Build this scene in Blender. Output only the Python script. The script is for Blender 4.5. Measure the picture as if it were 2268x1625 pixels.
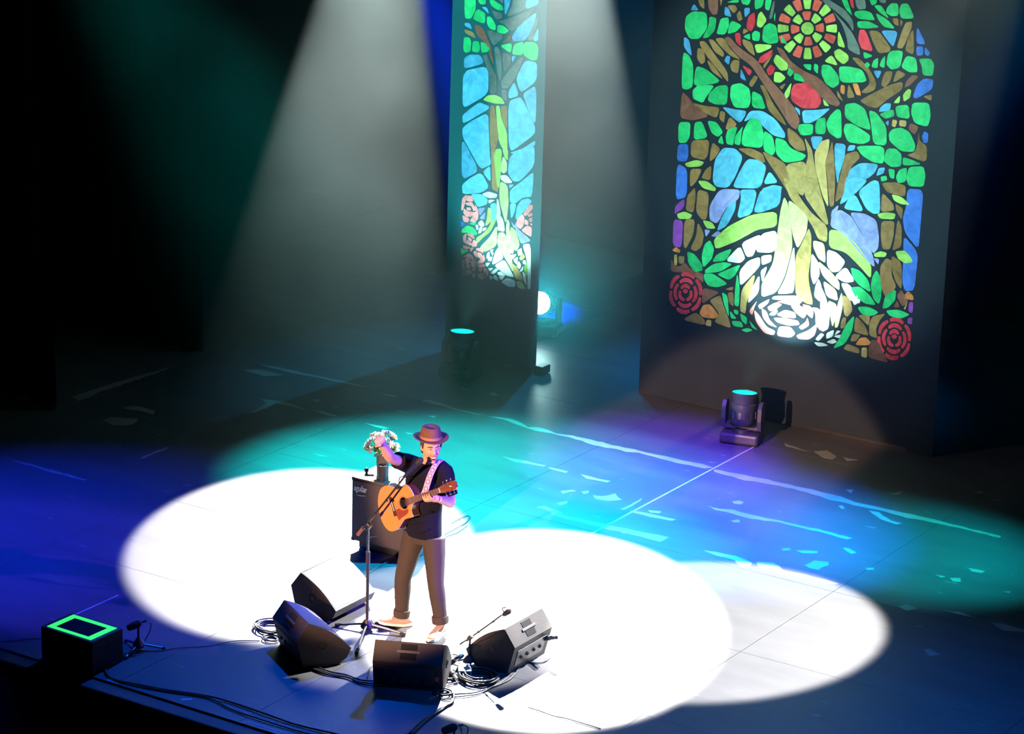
import bpy, bmesh, math, random
from mathutils import Vector, Matrix
from math import sin, cos, pi, radians
random.seed(7)
scene = bpy.context.scene
C = scene.collection
for o in list(bpy.data.objects): bpy.data.objects.remove(o)

# ------------------------------------------------------------------ camera
cam_d = bpy.data.cameras.new('camera'); cam = bpy.data.objects.new('camera', cam_d); C.objects.link(cam)
PITCH, ROLL, YAW = radians(17.2), radians(1.6), radians(32.7)
fw = Vector((-sin(YAW)*cos(PITCH), cos(YAW)*cos(PITCH), -sin(PITCH)))
r0 = fw.cross(Vector((0, 0, 1))).normalized(); u0 = r0.cross(fw)
rr = cos(ROLL)*r0 + sin(ROLL)*u0; uu = -sin(ROLL)*r0 + cos(ROLL)*u0
M = Matrix((rr, uu, -fw)).transposed().to_4x4(); M.translation = Vector((12.774, -18.479, 9.266))
cam.matrix_world = M
cam_d.sensor_width = 36; cam_d.lens = 6400*36/2268; cam_d.clip_start = .1; cam_d.clip_end = 200
scene.camera = cam
# ------------------------------------------------------------------ world, exposure
w = bpy.data.worlds.new('world'); scene.world = w; w.use_nodes = True
bg = w.node_tree.nodes['Background']; bg.inputs[0].default_value = (.10, .25, .8, 1); bg.inputs[1].default_value = .0012
vs = scene.view_settings; vs.view_transform = 'Standard'; vs.look = 'None'; vs.gamma = 1; vs.use_curve_mapping = False; vs.exposure = 0
# ------------------------------------------------------------------ stage lamps
def spot(name, loc, tgt, half, blend, power, col, rad=.06):
    d = bpy.data.lights.new(name, 'SPOT'); d.energy = power; d.color = col
    d.spot_size = radians(half*2); d.spot_blend = blend; d.shadow_soft_size = rad
    o = bpy.data.objects.new(name, d); C.objects.link(o); o.location = loc
    o.rotation_euler = (Vector(tgt)-Vector(loc)).to_track_quat('-Z', 'Y').to_euler()
    return o
WHITE = (1, .97, .93)
# three white back lights hung upstage whose pools land round the singer
spot('back_light_stage_right', (-5.02, 6.77, 6.45), (-2.05, 1.24, 0), 9.75, .10, 36000, WHITE)
spot('back_light_centre', (-2.72, 6.44, 6.40), (.58, 1.11, 0), 9.9, .10, 40000, WHITE)
spot('back_light_stage_left', (2.96, 5.58, 6.9), (1.97, 1.63, 0), 10.5, .14, 30000, (1, .95, .88))
spot('back_light_cross', (2.6, 6.5, 6.5), (.35, .68, 0), 8.9, .2, 28000, WHITE)
# warm follow spot from the house
spot('follow_spot', (1.6, -18.5, 6.4), (.12, -.1, 1.14), 3.8, .2, 44000, (1, .52, .30), .09)
spot('front_of_house_left', (-11, -14, 9), (-.1, 5.2, .4), 5.5, .6, 2500, (1, .6, .5), .1)
# colour washes
TEAL, BLUE, VIOLET, CYAN = (.0, .80, .76), (.0, .10, 1), (.12, .04, 1), (.02, .55, 1)
spot('teal_wash_upstage', (-5.8, 1.0, 6.8), (-2.0, 3.25, 0), 15.5, 1, 46000, (.0, .8, .72))
spot('cyan_wash_centre', (4.5, 4.5, 6.8), (-.1, 2.2, 0), 12.5, 1, 50000, (.0, .55, 1))
spot('violet_wash', (1.5, 1.0, 6.8), (-.5, 4.8, 0), 10.5, .9, 26000, (.16, .03, 1))
spot('blue_wash_centre', (5, 2, 6.8), (.9, 3.7, 0), 14, 1, 46000, (.0, .14, 1))
spot('teal_wash_stage_left', (6.5, 3.5, 6.8), (2.6, 4.2, 0), 11, 1, 12000, (.0, .7, .72))
spot('teal_wash_rear', (-4, 9.5, 6.9), (-3.6, 6.0, 0), 20, 1, 2600, (.0, .36, .66))
spot('blue_wash_stage_left', (6, -2, 7), (3.7, -.3, 0), 25, 1, 5000, (.0, .16, .9))
spot('blue_wash_stage_right', (-8, -4, 7), (-4.3, -.7, 0), 18, 1, 19000, (.0, .03, 1))
spot('teal_wash_front', (-2, 3, 7), (-.5, -1.9, 0), 14, 1, 6500, (.0, .10, .9))
spot('violet_side', (6.5, 1.2, 4.5), (.1, 0, 1.3), 9, .5, 9000, (.14, .07, 1))
spot('blue_haze_beam', (-6.38, 8.6, 5.2), (-4.55, 8.6, -.2), 8.2, 1, 75000, (.0, .03, 1))
spot('blue_haze_beam_stage_left', (2.3, 8.6, 5.4), (-.9, 8.6, -.1), 11, .8, 22000, (.0, .05, 1))
spot('teal_haze_rear', (-6.0, 10.6, 6.9), (-1.6, 8.3, .6), 13, 1, 4500, (.0, .28, .8))
# added, unseen fill lamps that light the banners evenly
spot('banner_fill_centre', (-1.2, -6, 7.0), (-.1, 6.75, 2.9), 9.5, .5, 8000, (.62, 1, .80))
spot('banner_fill_side', (-4.5, -5, 7.0), (-3.68, 6.75, 2.9), 8.2, .5, 9000, (.38, 1, .97))

# outlines in millimetres on the banner cloth and on the deck
HAZE = .022
RIGHT_PANES = """
N -1235,4364 -1108,4379 -1102,4134 -1157,4113 -1209,4177
n -1100,4380 -1044,4386 -1073,4193
b -1379,4202 -1319,4143 -1416,4131
n -1362,4349 -1282,4359 -1251,4158 -1314,4193
g -1013,4257 -951,4285 -881,4307 -879,4270
g -863,4407 -714,4425 -760,4256 -847,4265
g -699,4427 -582,4440 -603,4264 -694,4218
g -566,4442 -481,4452 -522,4232 -578,4246
b -1027,4216 -986,4204 -945,4117 -1030,4128
n -1004,4227 -917,4243 -886,4202 -928,4155
b -813,4225 -750,4235 -747,4184 -800,4128
n -859,4198 -822,4111 -868,4085 -896,4145
g -1469,4061 -1391,4124 -1230,4135 -1209,3979 -1296,3855 -1409,3841 -1473,3932
g -1196,4094 -1113,4090 -1125,3961 -1193,3882 -1264,3866 -1199,3995
g -1068,4088 -981,4113 -971,4023 -1011,3933 -1107,3928 -1087,4008
g -953,4088 -827,4048 -886,3977 -988,3939
r -693,4200 -676,4087 -721,3995 -781,4032 -761,4147
l -616,4220 -545,4138 -606,4050 -661,4061 -652,4174
g -515,4114 -436,4096 -395,3933 -503,3902 -590,3923 -583,4064
g -675,4015 -616,4004 -621,3915 -700,3913 -712,3978
g -731,3982 -727,3910 -812,3937
n -809,4022 -745,4002 -814,3958
s -489,4326 -462,4343 -484,4167 -525,4150
g -452,4233 -451,4129 -469,4182
g -376,4013 -293,3925 -364,3937
s -13,4506 145,4415 317,4347 415,4249 422,4140 356,4228 213,4320 87,4374
s 182,4317 295,4234 407,4138 492,4011 513,3925 451,3937 373,3969 359,4063 297,4193 215,4280
g 221,4534 289,4542 360,4393 404,4292 316,4360
r 334,4547 379,4552 417,4366 375,4395
s 401,4555 498,4566 551,4386 467,4368 434,4402
g 536,4570 632,4582 659,4456 599,4419
s 662,4585 765,4597 745,4459 678,4465
b 772,4598 919,4615 924,4496
g 621,4427 702,4439 797,4312 692,4362
g 763,4421 804,4470 874,4472 887,4356 813,4344 755,4370
g 907,4475 981,4486 1060,4350 918,4332 888,4402
g 431,4347 527,4369 603,4354 650,4281 473,4278 420,4311
g 457,4251 579,4269 702,4223 569,4194 467,4190
g 648,4357 771,4309 866,4225 747,4230 683,4289
n 826,4324 884,4331 898,4257 848,4272
n 908,4326 938,4300 916,4251
n 965,4300 1034,4317 1031,4243 957,4046 891,4043 928,4190
n 1053,4253 1079,3999 979,4027 1005,4158
b 712,4193 894,4210 857,4044 785,4110
r 488,4173 540,4179 573,4138 652,3977 523,3988 480,4072
n 589,4177 693,4185 828,4041 820,3996 706,3965 638,4071
B 1090,4284 1200,4115 1094,4111
B 1096,4084 1169,4094 1175,4010 1109,3995
B 1190,4092 1253,4041 1226,4005 1189,4027
l 255,4147 349,3972 253,3984
l 275,3959 383,3908 387,3857 331,3806 241,3858 218,3921
l 196,3888 279,3785 109,3807
g 540,3965 654,3936 560,3891
g 837,4008 918,4022 962,4014 941,3858 851,3824 794,3869 804,3969
g 778,3958 780,3829 723,3846 740,3906
g 706,3926 707,3819 638,3824 657,3892
g 592,3870 627,3843 597,3806 560,3834
g 1000,3983 1104,3972 1132,3837 1047,3823 949,3862
g 1131,3968 1257,3987 1299,3941 1296,3822 1189,3814 1169,3907
b 661,3790 752,3802 716,3710
n 793,3800 867,3810 850,3714 792,3638 753,3663 772,3752
n 910,3832 1017,3798 872,3693
N 1076,3803 1147,3798 1057,3695 1000,3666 1018,3737
B 1203,3786 1304,3789 1297,3690 1134,3574 1100,3594 1131,3716
n 1204,3611 1301,3641 1297,3578
n 536,3475 616,3533 846,3675 977,3723 983,3647 827,3526 729,3428 638,3431
l 1042,3662 1078,3652 1067,3575 1004,3529 990,3596
l 962,3589 960,3509 892,3500
n 421,3889 500,3894 614,3810 702,3681 692,3607 614,3561 538,3559 637,3658 600,3764 489,3829
g 93,3776 188,3779 292,3684 297,3609 233,3556 148,3587 90,3682
g 282,3780 385,3797 543,3788 611,3670 308,3622
g -116,3750 -22,3762 -26,3697 -85,3711
g 7,3773 52,3763 53,3672 3,3710
o 319,3605 365,3596 363,3510 315,3528
n 402,3631 487,3502 394,3481
o 445,3635 505,3644 552,3529 495,3528
n 276,3551 360,3440 289,3475
l 122,3440 205,3371 142,3369
N -423,3885 -344,3870 -257,3765 -112,3687 63,3641 226,3523 325,3421 294,3383 179,3395 33,3503 -110,3567 -276,3671 -377,3814
N -1025,3889 -963,3922 -859,3829 -629,3718 -494,3566 -294,3410 -160,3273 -117,3176 -151,3081 -222,3113 -393,3317 -563,3506 -698,3658 -861,3736
n -1120,3880 -1025,3900 -953,3803 -814,3695 -936,3725 -1056,3810
n -1290,3830 -1231,3840 -1106,3713 -962,3561 -946,3450 -1041,3542 -1178,3666 -1281,3783
n -1195,3863 -1136,3866 -1011,3752 -1016,3700 -1118,3745
n -1200,3656 -1122,3612 -995,3472 -1139,3543
n -1311,3763 -1239,3752 -1214,3637 -1257,3598 -1314,3650
b -1477,3852 -1415,3831 -1371,3667 -1429,3705 -1473,3758
g -1480,3700 -1407,3675 -1350,3580 -1345,3359 -1405,3320 -1477,3324
g -1319,3578 -1200,3559 -1016,3447 -1341,3356
g -1284,3382 -1092,3409 -1182,3281 -1218,3207 -1335,3237 -1346,3322
g -1066,3404 -946,3429 -949,3224 -1087,3212 -1165,3240 -1150,3321
g -916,3432 -809,3467 -705,3425 -682,3307 -709,3221 -863,3206 -919,3303
g -676,3407 -563,3375 -502,3241 -666,3235
N -1465,3294 -1391,3245 -1323,3182 -1129,3084 -1333,3010 -1481,3020
n -1348,3195 -1179,3181 -1026,3188 -1054,3072 -1176,3106
n -1021,3153 -961,3147 -971,3032 -1025,3073
c -1006,3199 -858,3190 -730,3193 -737,3142 -791,3059 -885,3106
n -913,3112 -827,3047 -856,2994 -956,2965
c -687,3199 -541,3221 -388,3156 -271,3029 -275,2976 -404,2987 -535,3068 -635,3140 -755,3071
g -1492,2971 -1350,2992 -1350,2838 -1391,2770 -1483,2758
g -1303,2999 -1216,3018 -1138,2861 -1305,2813
g -1160,3034 -1055,3034 -972,2939 -1031,2880 -1104,2916
g -990,2914 -959,2812 -1029,2826
g -921,2981 -816,3019 -850,2885 -855,2820 -930,2824 -944,2900
g -756,3035 -768,2969 -775,2830 -843,2837 -839,2916
g -642,3136 -563,3118 -513,2994 -518,2840 -763,2827 -756,2971 -696,3098
g -517,3025 -411,2983 -368,2841 -400,2779 -506,2815
g -380,2972 -269,2960 -202,2884 -21,2843 -70,2779 -261,2728 -364,2809
n -253,3099 -149,3048 -63,2976 -34,2885 -129,2871 -229,2943
n -591,3477 -537,3476 -431,3319 -295,3169 -260,3106 -383,3163 -484,3248 -524,3371
l -414,3817 -283,3735 -286,3669 -362,3652 -452,3737
r -478,3702 -420,3673 -447,3606 -493,3585 -524,3636
l -428,3632 -358,3635 -296,3589 -355,3531 -432,3530
g -266,3695 -213,3663 -247,3604 -288,3636
g -203,3647 -140,3643 -83,3575 -208,3581
n -292,3537 -332,3464 -365,3492
l -228,3561 -250,3409 -283,3379 -308,3429
r -202,3542 -42,3572 73,3502 112,3405 69,3329 -94,3306 -226,3369 -232,3473
l -679,3880 -477,3899 -485,3862 -640,3783
r -453,3860 -489,3771 -565,3701 -623,3702 -601,3762
n -445,3833 -488,3743 -550,3645 -565,3677
n -816,3914 -704,3891 -659,3758 -733,3793 -805,3857
r -904,3958 -841,3974 -824,3830 -884,3874
r -809,3653 -682,3608 -715,3547
b -815,3617 -741,3492 -817,3515
b -979,3723 -939,3720 -950,3629 -1005,3669
n -905,3690 -832,3693 -842,3558 -914,3571 -937,3631
n -659,3567 -611,3549 -677,3438 -719,3465
c -189,3313 -124,3291 -118,3225
c -102,3288 64,3312 225,3357 90,3229 -1,3171 -78,3160
g -124,3144 33,3168 32,3059 -92,3031 -135,3089
g 75,3222 167,3257 178,3086 67,3070 53,3147
g 292,3359 338,3343 363,3084 312,3062 212,3106 174,3189 216,3282
g 377,3418 488,3449 599,3407 666,3246 669,3199 528,3220 383,3286
g 390,3224 472,3237 673,3152 668,3087 589,3046 433,3045 377,3148
g 640,3395 720,3384 839,3259 853,3071 712,3065 675,3247
c 812,3487 873,3495 862,3421 747,3391 761,3443
g 751,3372 896,3443 919,3376 823,3332
g 918,3474 1059,3509 1084,3369 941,3369
g 1099,3534 1276,3558 1304,3430 1280,3320 1137,3335 1090,3431
b 860,3327 858,3266 823,3296
y 898,3340 952,3332 933,3264 894,3274
y 972,3343 1048,3347 1045,3287 975,3284
N 1093,3333 1185,3309 1153,3219 1072,3266
g 905,3244 996,3272 1092,3242 1164,3123 1152,3052 1010,3038 881,3119 868,3195
B 1246,3272 1292,3257 1293,3163 1247,3158 1225,3215
n 1190,3265 1202,3173 1289,3131 1294,2968 1067,3009 1159,3050 1183,3126
c 7,3037 157,3059 94,2917 48,2918
c 280,3013 413,3019 407,2883 358,2705 346,2596 304,2768
c 450,3017 520,3027 508,2974 429,2953
g 522,3021 830,3066 836,2886 719,2884 593,2937
g 858,3042 954,3056 1022,3009 1024,2888 917,2864 827,2916
g 1035,2985 1138,2971 1249,2944 1041,2898
g 1109,2897 1265,2929 1295,2837 1282,2724 1123,2706 1086,2778
g 887,2844 958,2846 957,2751 910,2759
g 1008,2855 1090,2888 1086,2744 1003,2716 973,2774
c 783,2835 852,2852 841,2792 763,2750
g 810,2753 873,2771 883,2727 821,2703
n -808,2795 -645,2820 -510,2783 -471,2688 -675,2740
n -523,2810 -352,2763 -251,2720 -223,2637 -176,2515 -31,2319 -178,2405 -351,2610 -469,2736
t -248,2715 -28,2783 -15,2577 -30,2423 -86,2434 -207,2560
t -62,3027 35,2904 76,2739 135,2549 210,2361 270,2184 237,2169 111,2280 -7,2405 -29,2478 -29,2723 -3,2841
t 227,3048 220,2914 189,2796 227,2575 258,2340 177,2463 82,2720 63,2879 128,3004
n 256,3032 282,2909 316,2631 318,2378 269,2359 229,2615 192,2797 239,2963
n 411,2918 536,2973 581,2911 488,2809 438,2661 418,2502 326,2409 347,2593 388,2786
c 467,2772 584,2860 783,2876 735,2762 466,2561 437,2604
B -1487,2738 -1365,2765 -1356,2634 -1380,2576 -1489,2567
n -1328,2807 -1123,2844 -1130,2682 -1171,2622 -1329,2636
n -1084,2821 -992,2763 -1049,2663 -1107,2616 -1104,2735
l -1398,2554 -1263,2613 -1167,2602 -1208,2551 -1360,2521
B -1485,2543 -1358,2502 -1351,2208 -1485,2155
n -1328,2508 -1186,2530 -1247,2386 -1318,2312
n -1084,2581 -1084,2424 -1195,2430 -1148,2527
l -1232,2397 -1135,2413 -1021,2355 -1029,2316 -1170,2330
c -968,2780 -832,2793 -735,2718 -814,2496 -889,2373 -1027,2367 -1065,2433 -1052,2641
c -689,2706 -539,2714 -460,2658 -507,2455 -570,2415 -836,2382 -792,2507
c -426,2625 -315,2515 -489,2472
c -489,2432 -370,2486 -275,2482 -280,2446 -493,2418
p -1376,2191 -1378,2093 -1492,1997 -1481,2098
n -1260,2328 -1245,2221 -1262,2056 -1355,2066 -1347,2222
n -1228,2310 -1093,2293 -1104,2015 -1161,1999 -1234,2072
l -1460,2014 -1366,2053 -1274,2032 -1301,1985 -1439,1962
p -1498,1950 -1379,1953 -1383,1666 -1494,1665
n -1367,1971 -1241,1992 -1251,1833 -1328,1666 -1362,1681
n -1207,1969 -1127,1857 -1146,1716 -1213,1657 -1280,1671 -1218,1812
l -1156,1998 -1047,1992 -1000,1931 -1099,1914
v -977,2349 -749,2377 -759,2278 -894,2170 -985,1982 -1074,2010 -1083,2161
c -787,2276 -793,2157 -876,1980 -988,1901 -943,2051 -870,2195
c -752,2376 -550,2408 -599,2143 -769,2069 -731,2290
c -514,2421 -277,2494 -288,2280 -514,2169 -581,2175
v -1049,1844 -981,1909 -941,1898 -990,1844
v -1125,1906 -1055,1901 -1107,1823
l -1015,1816 -858,1980 -608,2137 -316,2221 -306,2060 -535,1992 -752,1839 -942,1734 -994,1725
w -706,1826 -476,1962 -517,1821 -561,1710 -632,1690
w -477,1962 -304,2027 -292,1830 -356,1781 -535,1758
w -714,1798 -644,1675 -701,1612 -876,1606
w -706,1529 -612,1653 -478,1721 -472,1625 -550,1522 -688,1368
w -464,1731 -344,1765 -347,1689 -450,1633
w -463,1574 -385,1641 -433,1448
t -669,1343 -516,1546 -553,1331 -603,1218 -604,1094 -674,1108
w -469,1540 -465,1345 -591,1198 -562,1350
x -245,2385 -195,2316 -137,2022 -120,1874 -182,1571 -268,1378 -433,1298 -442,1445 -324,1672 -301,1923 -279,2216
x -199,2363 -71,2294 32,2209 26,2058 -62,1864 -122,1990 -165,2163
t 48,2108 83,2030 90,1794 72,1587 152,1320 64,1319 -53,1388 -74,1568 -79,1801 -8,1958
w -105,1916 -76,1678 -75,1412 -159,1383 -262,1365 -175,1550
t -273,2575 -185,2560 -44,2371 73,2260 255,2159 265,1992 161,2005 89,2126 -12,2239 -176,2371
x 106,1986 234,1977 264,1774 174,1807 109,1916
w 92,1862 185,1759 203,1639 141,1521 97,1623
x 168,1790 330,1697 431,1612 437,1522 347,1560 231,1642
x 240,1597 404,1522 429,1411 291,1433
w 191,1605 233,1534 227,1361 150,1410 160,1521
w 219,1537 287,1427 344,1277 340,1106 260,1052 234,1210
w 267,1919 377,1909 488,1835 422,1717 338,1694 277,1753
w 366,1653 494,1786 603,1648 503,1614
w 443,1602 537,1612 676,1464 660,1425 542,1449
l 278,2130 439,2134 602,2031 771,1843 773,1700 641,1814 478,1929 289,1940
v 298,2282 390,2355 522,2304 658,2125 778,1959 811,1822 697,1895 532,2040 434,2122 289,2157
v 493,2343 670,2357 799,2306 834,2148 834,2033 787,1963 733,2016 613,2197
v 371,2398 353,2312 290,2253 295,2323
c 436,2712 680,2704 595,2590 464,2457 378,2396 420,2539
c 548,2538 660,2371 427,2364 471,2465
c 572,2566 734,2709 802,2700 832,2386 758,2367 676,2405
n 821,2692 979,2723 1089,2704 1089,2596 997,2596 890,2608
n 836,2604 966,2501 980,2439 834,2393
n 988,2508 1075,2476 1069,2351 1001,2444
l 940,2596 1049,2587 1152,2522 1048,2512 971,2537
l 798,2372 893,2407 999,2406 985,2347 834,2330
n 850,2308 995,2332 991,2174 962,2038 879,2025 850,2168
n 1025,2361 1074,2292 1088,2090 987,2027 1006,2140
l 788,1964 861,2004 930,1996 915,1952 801,1933
v 785,1920 850,1923 845,1860
l 1019,2028 1133,2057 1231,1959 1140,1926 1059,1957
n 926,1944 994,1926 997,1776 1058,1676 1014,1606 939,1547 878,1670 866,1847
n 981,1983 1100,1930 1121,1648 1044,1727 998,1834
B 1108,2680 1284,2694 1279,2362 1276,2088 1113,2235 1078,2375 1108,2495
B 1101,2204 1236,2096 1274,2030 1261,1676 1158,1643 1117,1740 1115,1971
g 547,1786 650,1768 750,1683 785,1561 654,1613 570,1688
g 829,1807 895,1709 899,1544 878,1456 815,1499 774,1626 791,1734
g 559,1578 661,1605 776,1530 848,1443 729,1437 615,1492
g 962,1606 1061,1640 1054,1529 980,1441 918,1419 936,1528
g 642,1390 764,1413 884,1377 820,1325 704,1319
g 957,1409 1099,1445 1233,1419 1136,1359 1009,1359
w 587,1440 646,1424 610,1403
n 469,1493 565,1449 597,1346 545,1267 505,1284
x 465,1521 486,1369 444,1139 405,1132 421,1364
x 309,1397 416,1378 417,1240 382,1126 352,1229
g 622,1304 604,1129 534,982 399,903 474,1038 527,1179
w 251,1043 297,1034 238,955 194,965
w 318,1054 404,1109 392,1030 320,993
w 435,1106 481,1106 411,1046
w 396,1038 485,1072 469,1028
w 322,962 405,1013 443,985 391,955
w 179,933 284,945 354,929 234,896
n 503,1259 533,1254 523,1156 474,1131 478,1214
n 633,1297 736,1219 793,1114 689,1120 623,1131
n 657,1307 791,1332 783,1215 726,1253
n 817,1322 960,1378 900,1299 861,1194 885,1102 794,1119 786,1241
n 611,1102 700,1110 654,1033 590,1021
o 646,991 692,1074 759,1093 813,1054 795,1016
y 720,977 777,988 784,880 719,886
n 518,923 557,990 695,963 697,908
N 791,945 816,1075 883,1087 953,981 1030,874 813,888
o 1136,1572 1190,1656 1254,1613 1256,1569
y 1194,1548 1174,1460 1156,1464
N 1096,1629 1118,1650 1206,1548 1142,1481 1070,1575
N 1040,1459 1077,1536 1111,1471
p 1209,1543 1257,1552 1258,1439 1209,1446
p 1206,1377 1261,1395 1259,1324 1210,1324
o -1138,1010 -1097,1103 -1017,1124 -906,1015 -960,978 -1098,970
y -1046,954 -996,955 -993,888 -1064,893
n -1337,899 -1180,1013 -1070,946 -1067,890
N -1113,1108 -1116,1288 -916,1270 -1020,1186
n -1029,1163 -908,1242 -866,1133 -793,997 -762,907 -968,942 -905,1033 -973,1108
o -1500,1614 -1454,1662 -1396,1634 -1408,1604
y -1471,1575 -1435,1581 -1429,1472 -1466,1465
n -1421,1569 -1344,1582 -1349,1502 -1407,1492
N -1502,1527 -1461,1466 -1402,1460 -1335,1518 -1266,1453 -1113,1435 -1107,1333 -1186,1381 -1320,1410 -1504,1386
g -1057,1802 -1004,1715 -1025,1605 -1119,1492 -1144,1617 -1116,1746
g -1318,1640 -1225,1623 -1136,1534 -1121,1465 -1222,1433 -1294,1514
g -800,1756 -862,1614 -1023,1571 -972,1665
g -1095,1480 -998,1559 -882,1595 -787,1589 -922,1486 -1093,1441
g -966,1452 -832,1528 -692,1605 -754,1472 -820,1413
g -1109,1436 -1005,1454 -825,1372 -948,1316 -1050,1315 -1098,1369
g -894,1275 -823,1246 -794,1011 -863,1157
g -730,1506 -692,1369 -687,1153 -742,1162 -743,1330
n -860,1310 -764,1356 -771,1312
n -830,1276 -761,1297 -744,1141 -798,1167
g -792,1098 -703,1021 -773,1014
g -746,1113 -693,1115 -691,1065 -735,1074
g -671,1090 -584,1057 -588,977 -650,1015
g -766,990 -650,1003 -623,943 -736,938
g -562,1039 -453,943 -524,964
g -651,914 -569,951 -509,934 -582,900
k -321,1301 -288,1342 -14,1391 26,1334 -8,1298 -171,1307
k -470,1211 -339,1305 -353,1248 -439,1168
k -364,1210 -265,1280 -192,1265 -260,1203 -326,1168
k -265,1283 -155,1315 8,1301 -25,1267 -172,1278
k -108,1272 25,1288 82,1212 49,1154 -41,1200
k -257,1147 -165,1217 -48,1207 -33,1147 -163,1132
k -343,1130 -261,1216 -237,1184 -272,1133
k -287,1112 -160,1130 -11,1126 11,1083 -110,1053 -241,1068
k -424,1188 -364,1164 -327,1082 -230,1013 -333,1027 -405,1091
k -512,1159 -441,1105 -356,1004 -255,976 -269,926 -378,930 -482,1032
k -569,1130 -478,1262 -510,1176 -528,1091
k 22,1308 120,1305 159,1240 146,1171 69,1220
k 127,1292 215,1300 263,1218 256,1056 186,1124 179,1232
k -2,1060 76,1127 92,1181 121,1098 37,1035
k -216,1031 -88,1047 -30,985 -80,932 -236,926
k -22,969 113,1046 214,1145 188,1007 122,947 6,934
l -17,4120 -28,4081 -62,4054 -106,4048 -142,4067 -158,4102 -147,4141 -113,4169 -70,4174 -33,4155
f 81,4189 94,4142 93,4093 3,4102 4,4127 -3,4150
l 82,4059 56,4014 17,3978 -35,4044 -16,4063 -3,4085
f -16,3958 -68,3942 -121,3940 -104,4026 -78,4027 -52,4035
l -157,3947 -203,3969 -240,4003 -164,4057 -145,4040 -122,4029
f -258,4033 -271,4080 -269,4130 -178,4120 -179,4096 -173,4072
l -259,4164 -231,4208 -192,4245 -140,4178 -160,4160 -173,4138
f -159,4264 -108,4280 -55,4281 -71,4196 -98,4195 -123,4187
l -19,4274 27,4252 63,4218 -12,4165 -30,4182 -53,4193
l 231,4195 238,4152 237,4108 119,4109 120,4137 116,4164
f 233,4076 221,4033 202,3991 97,4035 109,4061 116,4089
l 186,3963 157,3926 123,3893 46,3972 68,3993 86,4017
f 96,3872 56,3847 11,3827 -25,3931 3,3943 29,3959
l -21,3816 -68,3807 -116,3804 -106,3916 -75,3918 -45,3924
f -149,3806 -196,3814 -240,3828 -184,3932 -156,3923 -127,3918
l -269,3842 -307,3866 -340,3896 -248,3975 -227,3956 -203,3941
f -361,3920 -385,3957 -403,3997 -287,4039 -276,4013 -261,3990
l -411,4027 -417,4070 -417,4115 -296,4113 -297,4085 -293,4058
f -412,4146 -399,4190 -380,4232 -273,4188 -285,4161 -293,4133
l -363,4260 -334,4297 -299,4330 -222,4250 -244,4229 -262,4206
f -272,4351 -231,4376 -187,4395 -151,4291 -179,4279 -205,4264
l -154,4405 -107,4414 -60,4416 -70,4305 -100,4304 -130,4298
f -26,4414 19,4405 63,4391 8,4289 -20,4298 -49,4304
l 91,4377 129,4353 162,4323 71,4246 50,4265 26,4280
f 182,4300 205,4264 223,4224 110,4183 99,4208 84,4231
r -1282,1220 -1296,1195 -1327,1188 -1347,1204 -1337,1230 -1307,1240
r -1243,1237 -1227,1211 -1226,1176 -1240,1142 -1265,1118 -1295,1110 -1301,1137 -1284,1147 -1271,1163 -1263,1183 -1261,1203 -1266,1223
r -1320,1105 -1350,1100 -1378,1113 -1397,1141 -1400,1176 -1389,1208 -1364,1203 -1366,1182 -1362,1163 -1351,1147 -1336,1137 -1318,1133
r -1378,1234 -1363,1266 -1337,1288 -1305,1294 -1276,1283 -1257,1259 -1276,1237 -1291,1248 -1309,1251 -1327,1247 -1344,1237 -1357,1221
r -1206,1294 -1180,1265 -1167,1224 -1169,1179 -1185,1137 -1213,1104 -1234,1122 -1217,1151 -1208,1183 -1207,1216 -1214,1246 -1228,1273
r -1233,1081 -1262,1049 -1300,1030 -1340,1027 -1377,1041 -1403,1070 -1385,1095 -1361,1079 -1333,1072 -1304,1074 -1275,1085 -1249,1104
r -1422,1090 -1448,1120 -1461,1160 -1459,1205 -1443,1248 -1414,1281 -1394,1263 -1410,1234 -1419,1202 -1421,1169 -1414,1138 -1400,1111
r -1394,1303 -1365,1335 -1327,1354 -1287,1357 -1251,1342 -1224,1314 -1242,1289 -1267,1305 -1294,1312 -1324,1310 -1352,1299 -1378,1281
r -1125,1173 -1126,1132 -1139,1092 -1161,1056 -1191,1028 -1226,1011 -1239,1038 -1214,1059 -1192,1084 -1174,1112 -1161,1144 -1153,1176
r -1250,996 -1283,973 -1320,962 -1357,962 -1391,975 -1419,999 -1403,1028 -1376,1016 -1348,1010 -1318,1009 -1289,1015 -1260,1026
r -1440,1015 -1472,1033 -1496,1062 -1511,1099 -1514,1140 -1507,1181 -1478,1183 -1476,1150 -1470,1118 -1458,1089 -1442,1063 -1421,1042
r -1504,1211 -1502,1253 -1489,1293 -1467,1329 -1437,1357 -1402,1374 -1388,1346 -1413,1326 -1435,1301 -1453,1272 -1467,1241 -1475,1209
r -1377,1388 -1344,1411 -1308,1422 -1271,1421 -1237,1408 -1209,1384 -1225,1355 -1251,1367 -1280,1374 -1309,1375 -1338,1370 -1367,1358
r -1188,1368 -1157,1350 -1133,1321 -1118,1285 -1114,1244 -1122,1203 -1151,1202 -1152,1235 -1158,1266 -1170,1295 -1186,1320 -1207,1342
r 1102,1166 1090,1142 1060,1134 1040,1150 1049,1175 1078,1186
r 1139,1183 1154,1157 1157,1123 1144,1089 1121,1066 1092,1058 1086,1084 1102,1094 1114,1110 1121,1129 1122,1150 1117,1169
r 1069,1053 1040,1049 1013,1061 995,1088 991,1122 1001,1154 1024,1149 1023,1129 1028,1109 1038,1094 1053,1084 1070,1081
r 1011,1180 1024,1210 1048,1232 1079,1239 1107,1228 1125,1204 1108,1183 1093,1193 1076,1196 1059,1193 1043,1182 1031,1166
r 1173,1239 1198,1210 1211,1170 1211,1126 1196,1085 1170,1052 1150,1070 1165,1098 1173,1130 1173,1162 1166,1192 1152,1218
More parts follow.
